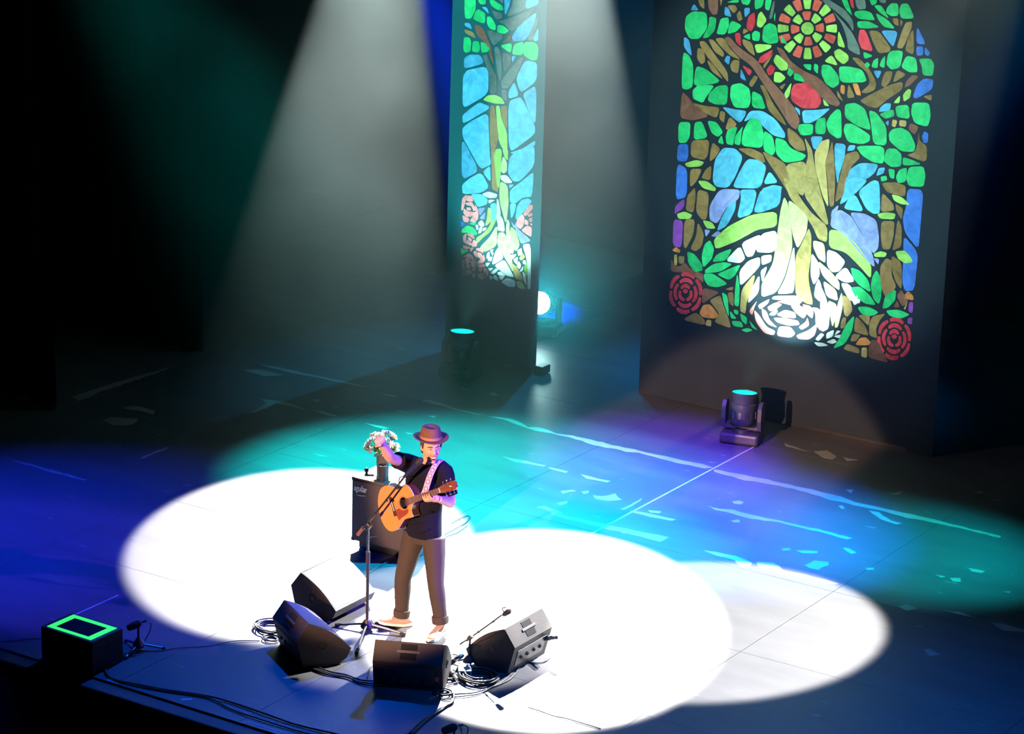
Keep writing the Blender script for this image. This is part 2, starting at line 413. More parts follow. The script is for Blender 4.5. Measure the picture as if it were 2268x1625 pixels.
r 1152,1030 1125,999 1090,980 1051,977 1016,991 990,1019 1007,1043 1030,1028 1057,1021 1085,1023 1112,1034 1136,1052
r 972,1038 947,1067 933,1107 934,1151 949,1193 975,1225 995,1208 980,1179 972,1148 972,1115 979,1085 993,1059
r 994,1247 1021,1279 1056,1297 1094,1300 1129,1286 1155,1258 1138,1234 1115,1249 1088,1256 1061,1254 1034,1243 1010,1225
r 1253,1121 1252,1080 1241,1041 1221,1006 1193,978 1161,961 1147,988 1171,1008 1191,1033 1207,1061 1219,1091 1226,1123
r 1137,947 1107,924 1072,913 1037,913 1004,926 977,949 992,978 1017,966 1044,960 1072,959 1100,965 1127,976
r 956,964 926,982 902,1011 888,1047 883,1087 889,1127 917,1129 919,1097 926,1066 938,1037 954,1012 974,991
r 892,1157 892,1197 903,1237 924,1272 952,1299 985,1316 998,1289 975,1269 955,1245 938,1217 926,1186 919,1154
r 1008,1330 1039,1353 1073,1364 1108,1363 1141,1350 1168,1327 1153,1299 1128,1311 1101,1317 1073,1318 1045,1312 1018,1301
r 1188,1312 1218,1294 1242,1266 1256,1230 1261,1190 1255,1150 1228,1148 1226,1181 1219,1211 1207,1240 1191,1265 1171,1286
"""
LEFT_PANES = """
g -4169,3984 -4029,4000 -4019,3831 -4075,3721 -4150,3712 -4163,3764
g -4017,4002 -3895,4016 -3891,3891 -3979,3890
g -3984,3835 -3894,3800 -3897,3684 -4054,3717 -4025,3803
c -3947,3862 -3875,3866 -3846,3797
g -3868,4019 -3791,3950 -3683,3903 -3669,3859 -3732,3851 -3829,3890
s -3798,4028 -3676,4042 -3672,3916
s -3825,3848 -3680,3821 -3679,3776 -3754,3746
c -3666,4043 -3554,4056 -3623,3847 -3652,3809
s -3534,4058 -3393,3997 -3396,3902 -3633,3790 -3576,3903
c -3387,4076 -3229,4011 -3250,3968 -3400,3896
s -3256,3950 -3404,3765 -3539,3660 -3590,3654 -3627,3700 -3737,3734 -3523,3807
c -3252,3902 -3277,3764 -3386,3572 -3540,3543 -3557,3595 -3478,3714
g -3872,3769 -3820,3771 -3756,3687 -3761,3633 -3834,3645 -3871,3692
g -3737,3693 -3667,3697 -3592,3649 -3653,3607 -3741,3616
c -4157,3666 -4091,3670 -4057,3605 -4156,3634
N -4034,3657 -3968,3665 -3908,3622 -3858,3539 -3808,3447 -3765,3254 -3839,3371 -3829,3423 -3911,3498 -3996,3557
n -4161,3597 -4048,3581 -4002,3512 -4148,3556
s -3884,3636 -3675,3603 -3660,3572 -3765,3475 -3794,3482
n -3563,3615 -3580,3550 -3682,3506
s -3229,3856 -3253,3728 -3295,3584 -3371,3580 -3319,3714
c -3231,3740 -3226,3594 -3277,3576 -3292,3607
g -4164,3513 -4093,3516 -4066,3474 -4075,3368 -4140,3344 -4167,3380
g -4047,3483 -3975,3492 -3947,3428 -3965,3371 -4055,3370
g -3947,3491 -3882,3484 -3830,3433 -3843,3398 -3932,3370
g -3706,3479 -3555,3527 -3564,3412
g -3529,3514 -3419,3558 -3410,3475 -3427,3411 -3551,3401
g -3393,3556 -3284,3571 -3222,3533 -3230,3389 -3302,3369 -3412,3416 -3415,3517
c -4153,3287 -4081,3335 -3948,3349 -3889,3266 -4150,3169
c -4161,3146 -3874,3235 -3835,3168 -3829,2945 -4125,2753 -4158,2792
s -3920,3346 -3855,3365 -3804,3251 -3729,3143 -3728,2958 -3809,2947 -3832,3147 -3871,3262
s -3771,3454 -3718,3461 -3678,3366 -3670,3115 -3693,3100 -3741,3257
s -3677,3402 -3601,3407 -3562,3371 -3566,3287 -3639,3205 -3663,3329
c -3555,3384 -3503,3391 -3544,3316
s -3443,3389 -3406,3372 -3520,3125 -3589,3036 -3664,3026 -3675,3101 -3578,3233
c -3387,3363 -3233,3357 -3233,3164 -3419,3014 -3458,3057 -3491,3165
c -3513,3118 -3450,2973 -3576,2924 -3579,3005
c -3236,3117 -3229,2732 -3257,2706 -3323,2820 -3398,2979 -3386,3014
s -3671,3009 -3603,3019 -3593,2896 -3649,2912
l -3898,2868 -3835,2928 -3749,2944 -3666,2925 -3618,2863 -3751,2851
c -3938,2840 -3811,2813 -3824,2777 -4081,2610 -4146,2580 -4155,2667 -4054,2753
c -4151,2527 -4050,2612 -3823,2747 -3803,2475 -3786,2279 -3764,2188 -3880,2121 -3932,2151 -4043,2296 -4142,2424
c -3580,2897 -3436,2964 -3386,2914 -3239,2678 -3236,2593 -3478,2396 -3528,2367 -3560,2448
n -3799,2823 -3750,2825 -3715,2659 -3681,2493 -3708,2395 -3731,2330 -3773,2334 -3796,2526
l -3729,2828 -3686,2834 -3658,2697 -3584,2568 -3571,2364 -3633,2376 -3682,2460 -3711,2660
n -3671,2826 -3592,2853 -3578,2580 -3655,2703
c -4153,2364 -4125,2384 -3914,2095 -4142,1954
c -3529,2350 -3379,2415 -3233,2524 -3231,2469 -3418,2352 -3523,2338
c -3549,2279 -3502,2338 -3238,2482 -3230,2252 -3406,2053 -3492,2040 -3557,2116
c -3777,2175 -3765,1986 -3873,2087
c -4135,1908 -4033,1996 -3912,2071 -3863,2051 -3785,1937 -3873,1860 -4126,1800
n -3774,2354 -3712,2363 -3732,2260 -3710,2112 -3670,1947 -3674,1895 -3749,1922 -3755,2105
l -3714,2363 -3642,2373 -3641,2171 -3660,1932 -3691,1984 -3734,2201 -3742,2280
l -3634,2374 -3566,2384 -3562,2253 -3605,2286
x -3621,2298 -3573,2235 -3570,2141 -3609,2108 -3645,2130 -3640,2215
w -3649,2084 -3571,2097 -3493,2022 -3585,2007 -3641,2040
x -3652,2020 -3554,1988 -3536,1785 -3561,1556 -3613,1692 -3652,1809
c -3546,1996 -3475,2008 -3530,1953
c -3527,1941 -3388,2055 -3247,2175 -3238,2134 -3248,1909 -3368,1880 -3459,1799 -3522,1805
w -3875,1843 -3791,1887 -3677,1871 -3691,1829 -3791,1813
c -4019,1826 -3870,1844 -3794,1796 -3807,1740 -3918,1690 -3969,1756
w -3788,1796 -3697,1806 -3783,1751
c -3522,1793 -3441,1801 -3463,1695 -3502,1623
c -3439,1762 -3381,1855 -3296,1884 -3245,1858 -3293,1801 -3360,1710 -3448,1611
k -4139,1623 -4130,1756 -4069,1811 -4085,1728 -4114,1627
k -4071,1799 -4000,1804 -3978,1748 -4036,1733 -4077,1739
k -4094,1711 -3998,1738 -3958,1681 -3972,1629 -4003,1690 -4061,1689
k -4069,1665 -4020,1673 -4004,1642 -4062,1633
k -4104,1651 -4057,1627 -3967,1630 -3993,1576 -4070,1560 -4109,1594
k -3955,1726 -3902,1643 -3967,1645
k -3975,1628 -3909,1650 -3913,1561 -3958,1516 -4025,1517 -3986,1575
k -4126,1575 -4025,1548 -4045,1502 -4104,1498
B -4136,1506 -4064,1472 -4135,1436
g -4035,1492 -3934,1530 -3955,1486
g -4133,1370 -4115,1421 -4053,1469 -3966,1456 -3913,1398 -3954,1373 -4017,1394
v -3914,1684 -3819,1704 -3892,1596
v -3822,1661 -3825,1568 -3896,1569
l -3820,1492 -3798,1593 -3789,1713 -3745,1696 -3741,1568
c -3767,1753 -3688,1777 -3685,1660 -3710,1556 -3728,1563
l -3695,1721 -3677,1600 -3751,1445 -3845,1367 -3916,1287 -3935,1348 -3839,1416 -3760,1509 -3735,1613
x -3885,1249 -3755,1389 -3669,1540 -3662,1305 -3821,1205
w -3910,1522 -3864,1562 -3827,1517 -3842,1485 -3900,1491
w -3945,1490 -3913,1497 -3904,1451 -3929,1434
w -3889,1480 -3850,1481 -3870,1414 -3908,1401
w -3842,1477 -3796,1485 -3823,1447 -3854,1437
w -3685,1824 -3661,1810 -3626,1651 -3660,1538 -3680,1602
w -3630,1647 -3588,1578 -3572,1470 -3666,1478 -3660,1556
x -3548,1620 -3518,1589 -3513,1434 -3450,1314 -3462,1245 -3504,1251 -3543,1378 -3560,1499
x -3500,1545 -3433,1503 -3380,1354 -3430,1270 -3495,1366 -3517,1458
x -3652,1447 -3587,1469 -3535,1404 -3508,1286 -3456,1111 -3454,1040 -3536,1154 -3610,1245 -3662,1320
v -3443,1605 -3422,1534 -3254,1440 -3255,1419 -3365,1369 -3405,1442 -3455,1547
v -3499,1604 -3446,1548 -3467,1530
k -3356,1702 -3287,1811 -3239,1823 -3232,1783 -3301,1699 -3329,1684
k -3298,1705 -3236,1739 -3235,1700 -3282,1681
k -3430,1632 -3362,1704 -3333,1660 -3342,1584 -3380,1529 -3434,1558
k -3330,1652 -3285,1637 -3284,1591 -3334,1594
k -3284,1657 -3235,1689 -3233,1634 -3269,1628
k -3374,1519 -3300,1587 -3237,1575 -3239,1469 -3287,1480
k -3271,1611 -3232,1618 -3237,1588
w -3351,1366 -3242,1395 -3225,900 -3269,886 -3272,1121 -3299,1238
k -4108,1338 -4058,1383 -4067,1301 -4041,1255 -4100,1274
k -4054,1387 -3976,1384 -3947,1328 -3992,1343 -4041,1356
k -4029,1345 -3984,1322 -3998,1289 -4041,1317
k -4053,1310 -4009,1285 -3969,1279 -3999,1248 -4052,1262
k -3967,1325 -3917,1308 -3922,1251 -3991,1240
k -4113,1238 -4003,1232 -4046,1199 -4092,1203
k -4015,1223 -3957,1240 -3997,1174
g -4129,1207 -4091,1189 -4025,1192 -4078,1153 -4126,1123
k -3931,1233 -3852,1252 -3830,1192 -3869,1204 -3922,1210
k -3967,1189 -3922,1208 -3907,1128 -3953,1155
k -3911,1195 -3849,1189 -3847,1117 -3905,1143
k -3827,1185 -3804,1130 -3836,1080 -3917,1066 -3878,1111
k -4113,1068 -4080,1079 -4071,970 -4102,941
k -4109,1099 -4021,1162 -3967,1138 -3940,1061 -3997,1105 -4058,1116
k -4072,1101 -4002,1108 -4001,1063 -4056,1022
k -3998,1083 -3942,1092 -3946,1008 -3986,1025
k -4044,1045 -4000,1029 -4012,978 -4064,992
k -3940,1137 -3917,1051 -3941,969 -3987,975 -3945,1026
k -4074,966 -4001,979 -3972,949 -4026,903
k -4117,938 -4019,927 -4035,902 -4096,896
k -3972,948 -3926,951 -3931,904 -3976,902
k -3910,1056 -3812,1073 -3795,1054 -3887,1020
k -3890,1018 -3833,1039 -3845,987 -3883,981
k -3827,1030 -3784,1026 -3809,959
k -3901,951 -3845,975 -3791,926 -3845,893 -3892,907
k -3782,1030 -3759,965 -3789,933
w -3786,1199 -3756,1227 -3747,1159 -3792,1139
w -3747,1246 -3700,1262 -3735,1209
w -3733,1220 -3700,1225 -3716,1182
w -3767,1157 -3711,1179 -3729,1119 -3773,1124
w -3803,1088 -3743,1106 -3778,1047
w -3643,1299 -3573,1179 -3685,1096 -3720,1091 -3686,1226
w -3691,1079 -3567,1168 -3503,1083 -3436,988 -3530,990 -3603,1031
w -3771,1039 -3699,1051 -3741,1004
w -3736,987 -3671,1052 -3629,1051 -3693,982
w -3653,1004 -3609,1027 -3541,990 -3624,973
w -3704,961 -3667,976 -3625,919 -3682,923
w -3744,969 -3695,933 -3742,910
w -3634,963 -3554,984 -3596,925
w -3603,910 -3527,969 -3426,954 -3424,884 -3502,871
t -3471,1144 -3410,1110 -3333,1010 -3332,961 -3424,979 -3451,1049
x -3413,947 -3347,960 -3286,881 -3384,877
w -3339,1074 -3302,1046 -3279,922 -3318,970
l -3296,1186 -3268,1131 -3278,1009 -3324,1101
w -3463,1181 -3399,1227 -3411,1130
w -3392,1183 -3356,1137 -3376,1086 -3413,1117
w -3337,1195 -3300,1201 -3298,1151 -3337,1158
w -3381,1055 -3325,1140 -3338,1076
x -3506,1225 -3411,1254 -3474,1172
w -3412,1291 -3358,1330 -3349,1257 -3396,1232
t -3351,1286 -3305,1236 -3357,1187 -3386,1207 -3361,1248
"""
FLOOR_PATCHES = """
-1666,5135 -1400,5140 -1265,5114 -926,5139 -496,5149 -135,5169 -7,5144 -75,5063 -466,5048 -834,5083 -946,5026 -1256,5052 -1493,5098
12,5111 390,5139 577,5153 985,5163 1374,5146 1555,5106 1818,5113 2207,5123 2603,5108 3056,5092 3066,5041 2632,5045 2325,5041 2142,4987 1906,5041 1734,5014 1494,5015 1336,5009 980,5069 603,5053 411,4998 49,5045
-1828,4152 -1594,4179 -1357,4200 -1339,4148 -1533,4131 -1656,4093
-1309,4171 -1090,4170 -1077,4125 -1267,4128
-946,4170 -747,4174 -612,4186 -626,4139 -825,4114
-845,3644 -772,3754 -730,3732 -788,3598
-675,3757 -645,3824 -598,3770 -618,3711
-532,3732 -437,3760 -385,3906 -259,3790 -343,3699 -455,3675
-687,3348 -637,3448 -609,3381 -642,3321
-782,3144 -724,3207 -576,3172 -476,3102 -47,3123 415,3167 614,3194 624,3038 375,3053 2,3043 -410,3042 -566,3068 -696,3141
-28,3590 91,3621 434,3642 432,3599 185,3555 16,3563
-121,3562 -122,3957 -105,3881 -86,3572
105,3692 210,3746 225,3697 148,3664
605,4397 652,4460 715,4446 723,4382 659,4350
472,4146 612,4140 714,4200 908,4192 1224,4202 1611,4218 1987,4196 1965,4138 1642,4158 1246,4160 964,4089 855,4092 710,4110 607,4101
1469,4908 1507,4937 1568,4870 1530,4840
1763,4957 1855,4984 2058,4838 2174,4841 2135,4786 1967,4811 1882,4875
861,3926 905,4002 942,3945 907,3901
1040,3096 1151,3131 1350,3147 1542,3079 1573,2977 1509,2953 1378,3050 1195,3053
1558,3122 1700,3215 1844,3089 2064,3102 2260,3112 2397,3087 2352,3030 2194,3047 1956,3020 1777,2977 1651,3021
1948,3324 1971,3475 2077,3516 2112,3448 2097,3281 2020,3284
1702,3597 1877,3706 1916,3655 1796,3565
1579,3561 1625,3620 1668,3588 1628,3517
2008,3926 2087,3946 2183,3882 2146,3830
2419,3587 2483,3635 2496,3583 2451,3549
2991,3818 3082,3833 3083,3779
3137,3820 3218,3882 3260,3791 3189,3760
3168,4153 3321,4168 3312,4106 3220,4092
3065,2923 3100,3001 3215,2986 3179,2886
3407,3086 3563,3132 3731,3101 3546,3068
3871,3078 3974,3106 4157,3103 4180,3050 4015,2962
3658,2180 3704,2228 3815,2164 3767,2095
552,6181 638,6316 798,6195 821,6096 705,6075
876,6207 1022,6222 952,6139
193,6240 494,6156 238,6155
2345,6069 2423,6129 2428,6060
1321,5357 1389,5409 1403,5302
1721,5501 1790,5662 1796,5540
3651,3807 3705,3848 3714,3802
-5672,2634 -5671,2756 -5511,2816 -5445,2892 -5362,2794 -5370,2650 -5504,2562
-5767,3053 -5746,3153 -5620,3193 -5440,3183 -5396,3068 -5584,3088 -5705,3043
-4630,1959 -4634,2144 -4627,2378 -4589,2331 -4584,2144 -4580,1959
-4852,4144 -4787,4178 -4656,4212 -4535,4222 -4321,4178 -4197,4149 -4397,4143 -4624,4135 -4611,3786 -4631,3729 -4721,4093
-4208,4181 -4100,4224 -3874,4193 -3886,4142 -4093,4146
-3547,4176 -3422,4192 -3220,4187 -3260,4140 -3439,4147
-3039,4192 -2931,4195 -2979,4159
-3361,3087 -3199,3099 -3267,3076
-5613,4827 -5501,4960 -5170,4948 -5298,4802
-5612,5102 -5377,5148 -4974,5146 -4597,5172 -4204,5169 -4307,5133 -4680,5107 -5058,5081 -5367,5065
-3992,5072 -3793,5098 -3740,5079 -3875,5034
-3518,5141 -3436,5205 -3133,5160 -3223,5115 -3402,5120
-5656,1169 -5398,1182 -5080,1169 -4606,1172 -4624,1137 -5076,1136 -5443,1147
-6424,3005 -6409,3361 -6373,3828 -6299,4426 -6270,4358 -6274,3905 -6309,3309 -6271,2955
-4949,2595 -4930,2649 -4898,2596
-4400,4454 -4371,4519 -4307,4467 -4344,4413
-3149,4755 -3084,4805 -3067,4745
-3805,1622 -3724,1656 -3747,1610
-2660,5124 -2545,5184 -2417,5197 -2253,5153 -2135,5074 -2080,5145 -1919,5129 -1815,5098 -1634,5126 -1397,5089 -1297,5139 -1085,5112 -952,5079 -1162,5025 -1318,5014 -1633,5072 -1837,5053 -2007,5033 -2192,5058 -2438,5124
-3070,5781 -3043,5832 -2936,5764 -3013,5734
-3427,5746 -3305,5750 -3351,5713
-3349,5143 -3133,5134 -2812,5121 -2672,5143 -2792,5090 -3107,5096
"""

# ------------------------------------------------------------------ helpers
def tag(o, label=None, cat=None, group=None, kind=None):
    if label: o['label'] = label
    if cat: o['category'] = cat
    if group: o['group'] = group
    if kind: o['kind'] = kind
    return o
def empty(name, loc=(0, 0, 0), rz=0, label=None, cat=None, group=None):
    o = bpy.data.objects.new(name, None); C.objects.link(o); o.location = loc; o.rotation_euler = (0, 0, rz)
    o.empty_display_size = .1
    return tag(o, label, cat, group)
_m = {}
def mat(name, col, rough=.6, metal=0., var=.12, scale=18., bump=.0, emit=None, estr=0., spec=.5, coat=0.):
    if name in _m: return _m[name]
    m = bpy.data.materials.new(name); m.use_nodes = True; nt = m.node_tree; b = nt.nodes['Principled BSDF']
    tc = nt.nodes.new('ShaderNodeTexCoord'); nz = nt.nodes.new('ShaderNodeTexNoise')
    nz.inputs['Scale'].default_value = scale; nz.inputs['Detail'].default_value = 4
    nt.links.new(tc.outputs['Object'], nz.inputs['Vector'])
    mx = nt.nodes.new('ShaderNodeMix'); mx.data_type = 'RGBA'
    mx.inputs[6].default_value = (*[max(0, c*(1-var)) for c in col], 1); mx.inputs[7].default_value = (*[min(1, c*(1+var)) for c in col], 1)
    nt.links.new(nz.outputs[0], mx.inputs[0]); nt.links.new(mx.outputs[2], b.inputs['Base Color'])
    b.inputs['Roughness'].default_value = rough; b.inputs['Metallic'].default_value = metal
    b.inputs['Specular IOR Level'].default_value = spec
    b.inputs['Coat Weight'].default_value = coat
    if bump:
        bp = nt.nodes.new('ShaderNodeBump'); bp.inputs['Strength'].default_value = bump; bp.inputs['Distance'].default_value = .01
        nt.links.new(nz.outputs[0], bp.inputs['Height']); nt.links.new(bp.outputs[0], b.inputs['Normal'])
    if emit:
        b.inputs['Emission Color'].default_value = (*emit, 1); b.inputs['Emission Strength'].default_value = estr
    _m[name] = m
    return m
class MB:
    def __init__(s): s.v = []; s.f = []
    def add(s, vs, fs):
        n = len(s.v); s.v += [tuple(v) for v in vs]; s.f += [tuple(i+n for i in f) for f in fs]; return s
    def box(s, c, d, rot=None, bev=0):
        x, y, z = d[0]/2, d[1]/2, d[2]/2
        if bev:
            b = min(bev, x*.9, y*.9, z*.9); bm = bmesh.new(); bmesh.ops.create_cube(bm, size=1)
            bmesh.ops.scale(bm, vec=d, verts=bm.verts); bmesh.ops.bevel(bm, geom=list(bm.edges), offset=b, segments=2, affect='EDGES', profile=.5)
            bm.verts.ensure_lookup_table(); vs = [v.co.copy() for v in bm.verts]; fs = [[v.index for v in f.verts] for f in bm.faces]; bm.free()
        else:
            vs = [Vector((i*x, j*y, k*z)) for i in (-1, 1) for j in (-1, 1) for k in (-1, 1)]
            fs = [(0, 1, 3, 2), (4, 6, 7, 5), (0, 4, 5, 1), (2, 3, 7, 6), (0, 2, 6, 4), (1, 5, 7, 3)]
        if rot is not None: vs = [rot @ v for v in vs]
        return s.add([v+Vector(c) for v in vs], fs)
    def rings(s, rings, caps=True):
        k = len(rings[0]); vs = [p for r in rings for p in r]; fs = []
        for i in range(len(rings)-1):
            for j in range(k):
                a, b = i*k+j, i*k+(j+1) % k; fs.append((a, b, b+k, a+k))
        if caps: fs.append(tuple(range(k))[::-1]); fs.append(tuple((len(rings)-1)*k+j for j in range(k)))
        return s.add(vs, fs)
    def tube(s, pts, rad, seg=8, sub=0):
        pts = [Vector(p) for p in pts]
        rad = rad if isinstance(rad, (list, tuple)) else [rad]*len(pts)
        if sub: pts, rad = catmull(pts, rad, sub)
        up = None; rs = []
        for i, p in enumerate(pts):
            t = (pts[min(i+1, len(pts)-1)]-pts[max(i-1, 0)])
            t = t.normalized() if t.length > 1e-9 else Vector((0, 0, 1))
            if up is None: up = t.orthogonal().normalized()
            up = (up-t*up.dot(t)); up = up.normalized() if up.length > 1e-6 else t.orthogonal().normalized()
            sd = t.cross(up); r = rad[i]
            rs.append([p+up*(r*cos(a))+sd*(r*sin(a)) for a in [2*pi*j/seg for j in range(seg)]])
        return s.rings(rs)
    def lathe(s, prof, c=(0, 0, 0), seg=20, rot=None, caps=True):
        rs = []
        for r, z in prof:
            ring = [Vector((r*cos(2*pi*j/seg), r*sin(2*pi*j/seg), z)) for j in range(seg)]
            if rot is not None: ring = [rot @ v for v in ring]
            rs.append([v+Vector(c) for v in ring])
        return s.rings(rs, caps)
    def ball(s, c, d, seg=16, rot=None):
        rs = []
        n = seg//2
        for i in range(1, n):
            a = pi*i/n
            ring = [Vector((d[0]*sin(a)*cos(2*pi*j/seg), d[1]*sin(a)*sin(2*pi*j/seg), -d[2]*cos(a))) for j in range(seg)]
            if rot is not None: ring = [rot @ v for v in ring]
            rs.append([v+Vector(c) for v in ring])
        return s.rings(rs)
    def prism(s, poly, z0, z1, fn=None):
        k = len(poly); vs = [Vector((x, y, z0)) for x, y in poly]+[Vector((x, y, z1)) for x, y in poly]
        if fn: vs = [fn(v) for v in vs]
        fs = [tuple(range(k))[::-1], tuple(range(k, 2*k))]+[(j, (j+1) % k, (j+1) % k+k, j+k) for j in range(k)]
        return s.add(vs, fs)
    def mesh(s, name):
        me = bpy.data.meshes.new(name); me.from_pydata([tuple(v) for v in s.v], [], s.f); me.update()
        bm = bmesh.new(); bm.from_mesh(me); bmesh.ops.recalc_face_normals(bm, faces=bm.faces); bm.to_mesh(me); bm.free()
        return me
    def build(s, name, m, parent=None, smooth=False, loc=None):
        me = s.mesh(name); me.materials.append(m)
        if smooth:
            for p in me.polygons: p.use_smooth = True
            if smooth == 'auto':
                bm = bmesh.new(); bm.from_mesh(me)
                for e in bm.edges:
                    if len(e.link_faces) == 2 and e.calc_face_angle(0) > .6: e.smooth = False
                bm.to_mesh(me); bm.free()
        o = bpy.data.objects.new(name, me); C.objects.link(o)
        if parent: o.parent = parent
        if loc: o.location = loc
        return o
    def solid(s, name, m, parent=None, voxel=.008, smooth=4):
        me = s.mesh(name); t = bpy.data.objects.new('tmp', me); C.objects.link(t)
        r = t.modifiers.new('r', 'REMESH'); r.mode = 'VOXEL'; r.voxel_size = voxel
        if smooth: k = t.modifiers.new('s', 'SMOOTH'); k.iterations = smooth; k.factor = .5
        dg = bpy.context.evaluated_depsgraph_get(); me2 = bpy.data.meshes.new_from_object(t.evaluated_get(dg))
        bpy.data.objects.remove(t); me2.name = name
        me2.materials.clear(); me2.materials.append(m)
        for p in me2.polygons: p.use_smooth = True
        o = bpy.data.objects.new(name, me2); C.objects.link(o)
        if parent: o.parent = parent
        return o
def catmull(pts, rad, sub):
    P, R = [], []
    n = len(pts)
    for i in range(n-1):
        p0, p1, p2, p3 = pts[max(i-1, 0)], pts[i], pts[i+1], pts[min(i+2, n-1)]
        for k in range(sub):
            t = k/sub
            P.append(.5*((2*p1)+(p2-p0)*t+(2*p0-5*p1+4*p2-p3)*t*t+(3*p1-p0-3*p2+p3)*t**3)); R.append(rad[i]*(1-t)+rad[i+1]*t)
    P.append(pts[-1]); R.append(rad[-1])
    return P, R
def chaikin(p, n=1, q=.22):
    for _ in range(n):
        o = []
        for i in range(len(p)):
            a, b = p[i], p[(i+1) % len(p)]
            o.append((a[0]*(1-q)+b[0]*q, a[1]*(1-q)+b[1]*q)); o.append((a[0]*q+b[0]*(1-q), a[1]*q+b[1]*(1-q)))
        p = o
    return p
def parse(t): return [tuple(float(c)/1000 for c in w.split(',')) for w in t.split()]
RZ = lambda a: Matrix.Rotation(a, 3, 'Z')
RX = lambda a: Matrix.Rotation(a, 3, 'X')
RY = lambda a: Matrix.Rotation(a, 3, 'Y')
def along(d): return Vector(d).to_track_quat('Z', 'Y').to_matrix()

BLACK = mat('black_plastic', (.025, .025, .028), .45)
METAL = mat('dark_metal', (.06, .06, .065), .35, .7)
CHROME = mat('chrome', (.7, .7, .72), .2, 1)
RUBBER = mat('rubber', (.02, .02, .02), .8)
CABLE = mat('cable_rubber', (.03, .03, .032), .4)

# ------------------------------------------------------------------ stage floor, curtains
def floor_mat():
    m = bpy.data.materials.new('painted_stage_floor'); m.use_nodes = True; nt = m.node_tree; b = nt.nodes['Principled BSDF']; L = nt.links
    tc = nt.nodes.new('ShaderNodeTexCoord')
    mp = nt.nodes.new('ShaderNodeMapping'); mp.inputs['Scale'].default_value = (.6, 2.6, 1); L.new(tc.outputs['Object'], mp.inputs[0])
    n1 = nt.nodes.new('ShaderNodeTexNoise'); n1.inputs['Scale'].default_value = 1.3; n1.inputs['Detail'].default_value = 8; n1.inputs['Roughness'].default_value = .65; L.new(mp.outputs[0], n1.inputs['Vector'])
    cr = nt.nodes.new('ShaderNodeValToRGB'); cr.color_ramp.elements[0].position = .3; cr.color_ramp.elements[0].color = (.050, .052, .060, 1)
    cr.color_ramp.elements[1].position = .7; cr.color_ramp.elements[1].color = (.075, .076, .084, 1); L.new(n1.outputs[0], cr.inputs[0])
    n2 = nt.nodes.new('ShaderNodeTexNoise'); n2.inputs['Scale'].default_value = 5.5; n2.inputs['Detail'].default_value = 5; L.new(mp.outputs[0], n2.inputs['Vector'])
    r2 = nt.nodes.new('ShaderNodeValToRGB'); r2.color_ramp.elements[0].position = .70; r2.color_ramp.elements[1].position = .715; L.new(n2.outputs[0], r2.inputs[0])
    mx = nt.nodes.new('ShaderNodeMix'); mx.data_type = 'RGBA'; L.new(r2.outputs[0], mx.inputs[0]); L.new(cr.outputs[0], mx.inputs[6]); mx.inputs[7].default_value = (.17, .165, .16, 1)
    L.new(mx.outputs[2], b.inputs['Base Color']); b.inputs['Roughness'].default_value = .42
    bp = nt.nodes.new('ShaderNodeBump'); bp.inputs['Strength'].default_value = .06; bp.inputs['Distance'].default_value = .01; L.new(n1.outputs[0], bp.inputs['Height']); L.new(bp.outputs[0], b.inputs['Normal'])
    return m
FM = floor_mat()
# the deck is laid in sheets with fine joints
floor = MB().box((0, 5.3, -.06), (30, 15.3, .1)).build('floor', mat('floor_substrate', (.02, .02, .02), .8)); tag(floor, 'dark painted theatre stage deck of large sheets', kind='structure')
ys = [-2.35, -.35, 1.22, 2.90, 5.10, 6.02, 7.5, 9.2, 12.95]; xs = [-15, -8.6, -6.2, -3.7, -1.25, 0, 2.45, 4.9, 7.3, 15]
for a in range(len(xs)-1):
    for c in range(len(ys)-1):
        MB().box(((xs[a]+xs[a+1])/2, (ys[c]+ys[c+1])/2, -.005), (xs[a+1]-xs[a]-.004, ys[c+1]-ys[c]-.004, .01)).build('floor_sheet', FM, floor)
PATCH = mat('bare_wood_patch', (.22, .21, .20), .5, var=.2, scale=8)
for l in FLOOR_PATCHES.strip().split('\n'):
    p = parse(l)
    # ragged edge: subdivide and jitter
    q = []
    for i in range(len(p)):
        a, b2 = p[i], p[(i+1) % len(p)]; d = math.dist(a, b2); n = max(1, int(d/.07))
        for k in range(n):
            t = k/n; j = min(.014, d*.1); q.append((a[0]+(b2[0]-a[0])*t+random.uniform(-j, j), a[1]+(b2[1]-a[1])*t+random.uniform(-j, j)*.8))
    MB().prism(q, .0, .0008+random.random()*.0012).build('worn_patch', PATCH, floor)
TAPE = mat('spike_tape', (.35, .37, .38), .6)
for x0, y0, x1, y1, wd in [(.0, 2.2, .0, 6.05, .016), (.05, -2.3, .9, -2.3, .01), (-1.34, -2.325, -1.22, -2.325, .03), (-.62, -2.28, -.56, -2.22, .03), (-2.45, -1.55, -2.45, -.9, .012)]:
    d = Vector((x1-x0, y1-y0)); n = Vector((-d.y, d.x)).normalized()*wd/2
    MB().prism([(x0+n.x, y0+n.y), (x1+n.x, y1+n.y), (x1-n.x, y1-n.y), (x0-n.x, y0-n.y)], 0, .0016).build('tape_strip', TAPE, floor)
edge = MB().box((0, -2.43, -.06), (30, .16, .09), bev=.015).build('trim_1', mat('stage_lip', (.015, .015, .016), .7)); tag(edge, 'black rounded lip along the front of the stage', kind='structure')
fas = MB().box((0, -2.47, -.75), (30, .06, 1.3)).build('trim_2', mat('stage_fascia', (.012, .012, .012), .8)); tag(fas, 'black fascia below the stage lip', kind='structure')
pit = MB().box((0, -8, -1.45), (30, 11.2, .1)).build('floor_pit', mat('pit_carpet', (.012, .012, .013), .95)); tag(pit, 'dark pit floor before the stage', kind='structure')
BRICK = mat('stagehouse_black', (.006, .006, .006), 1., spec=0.)
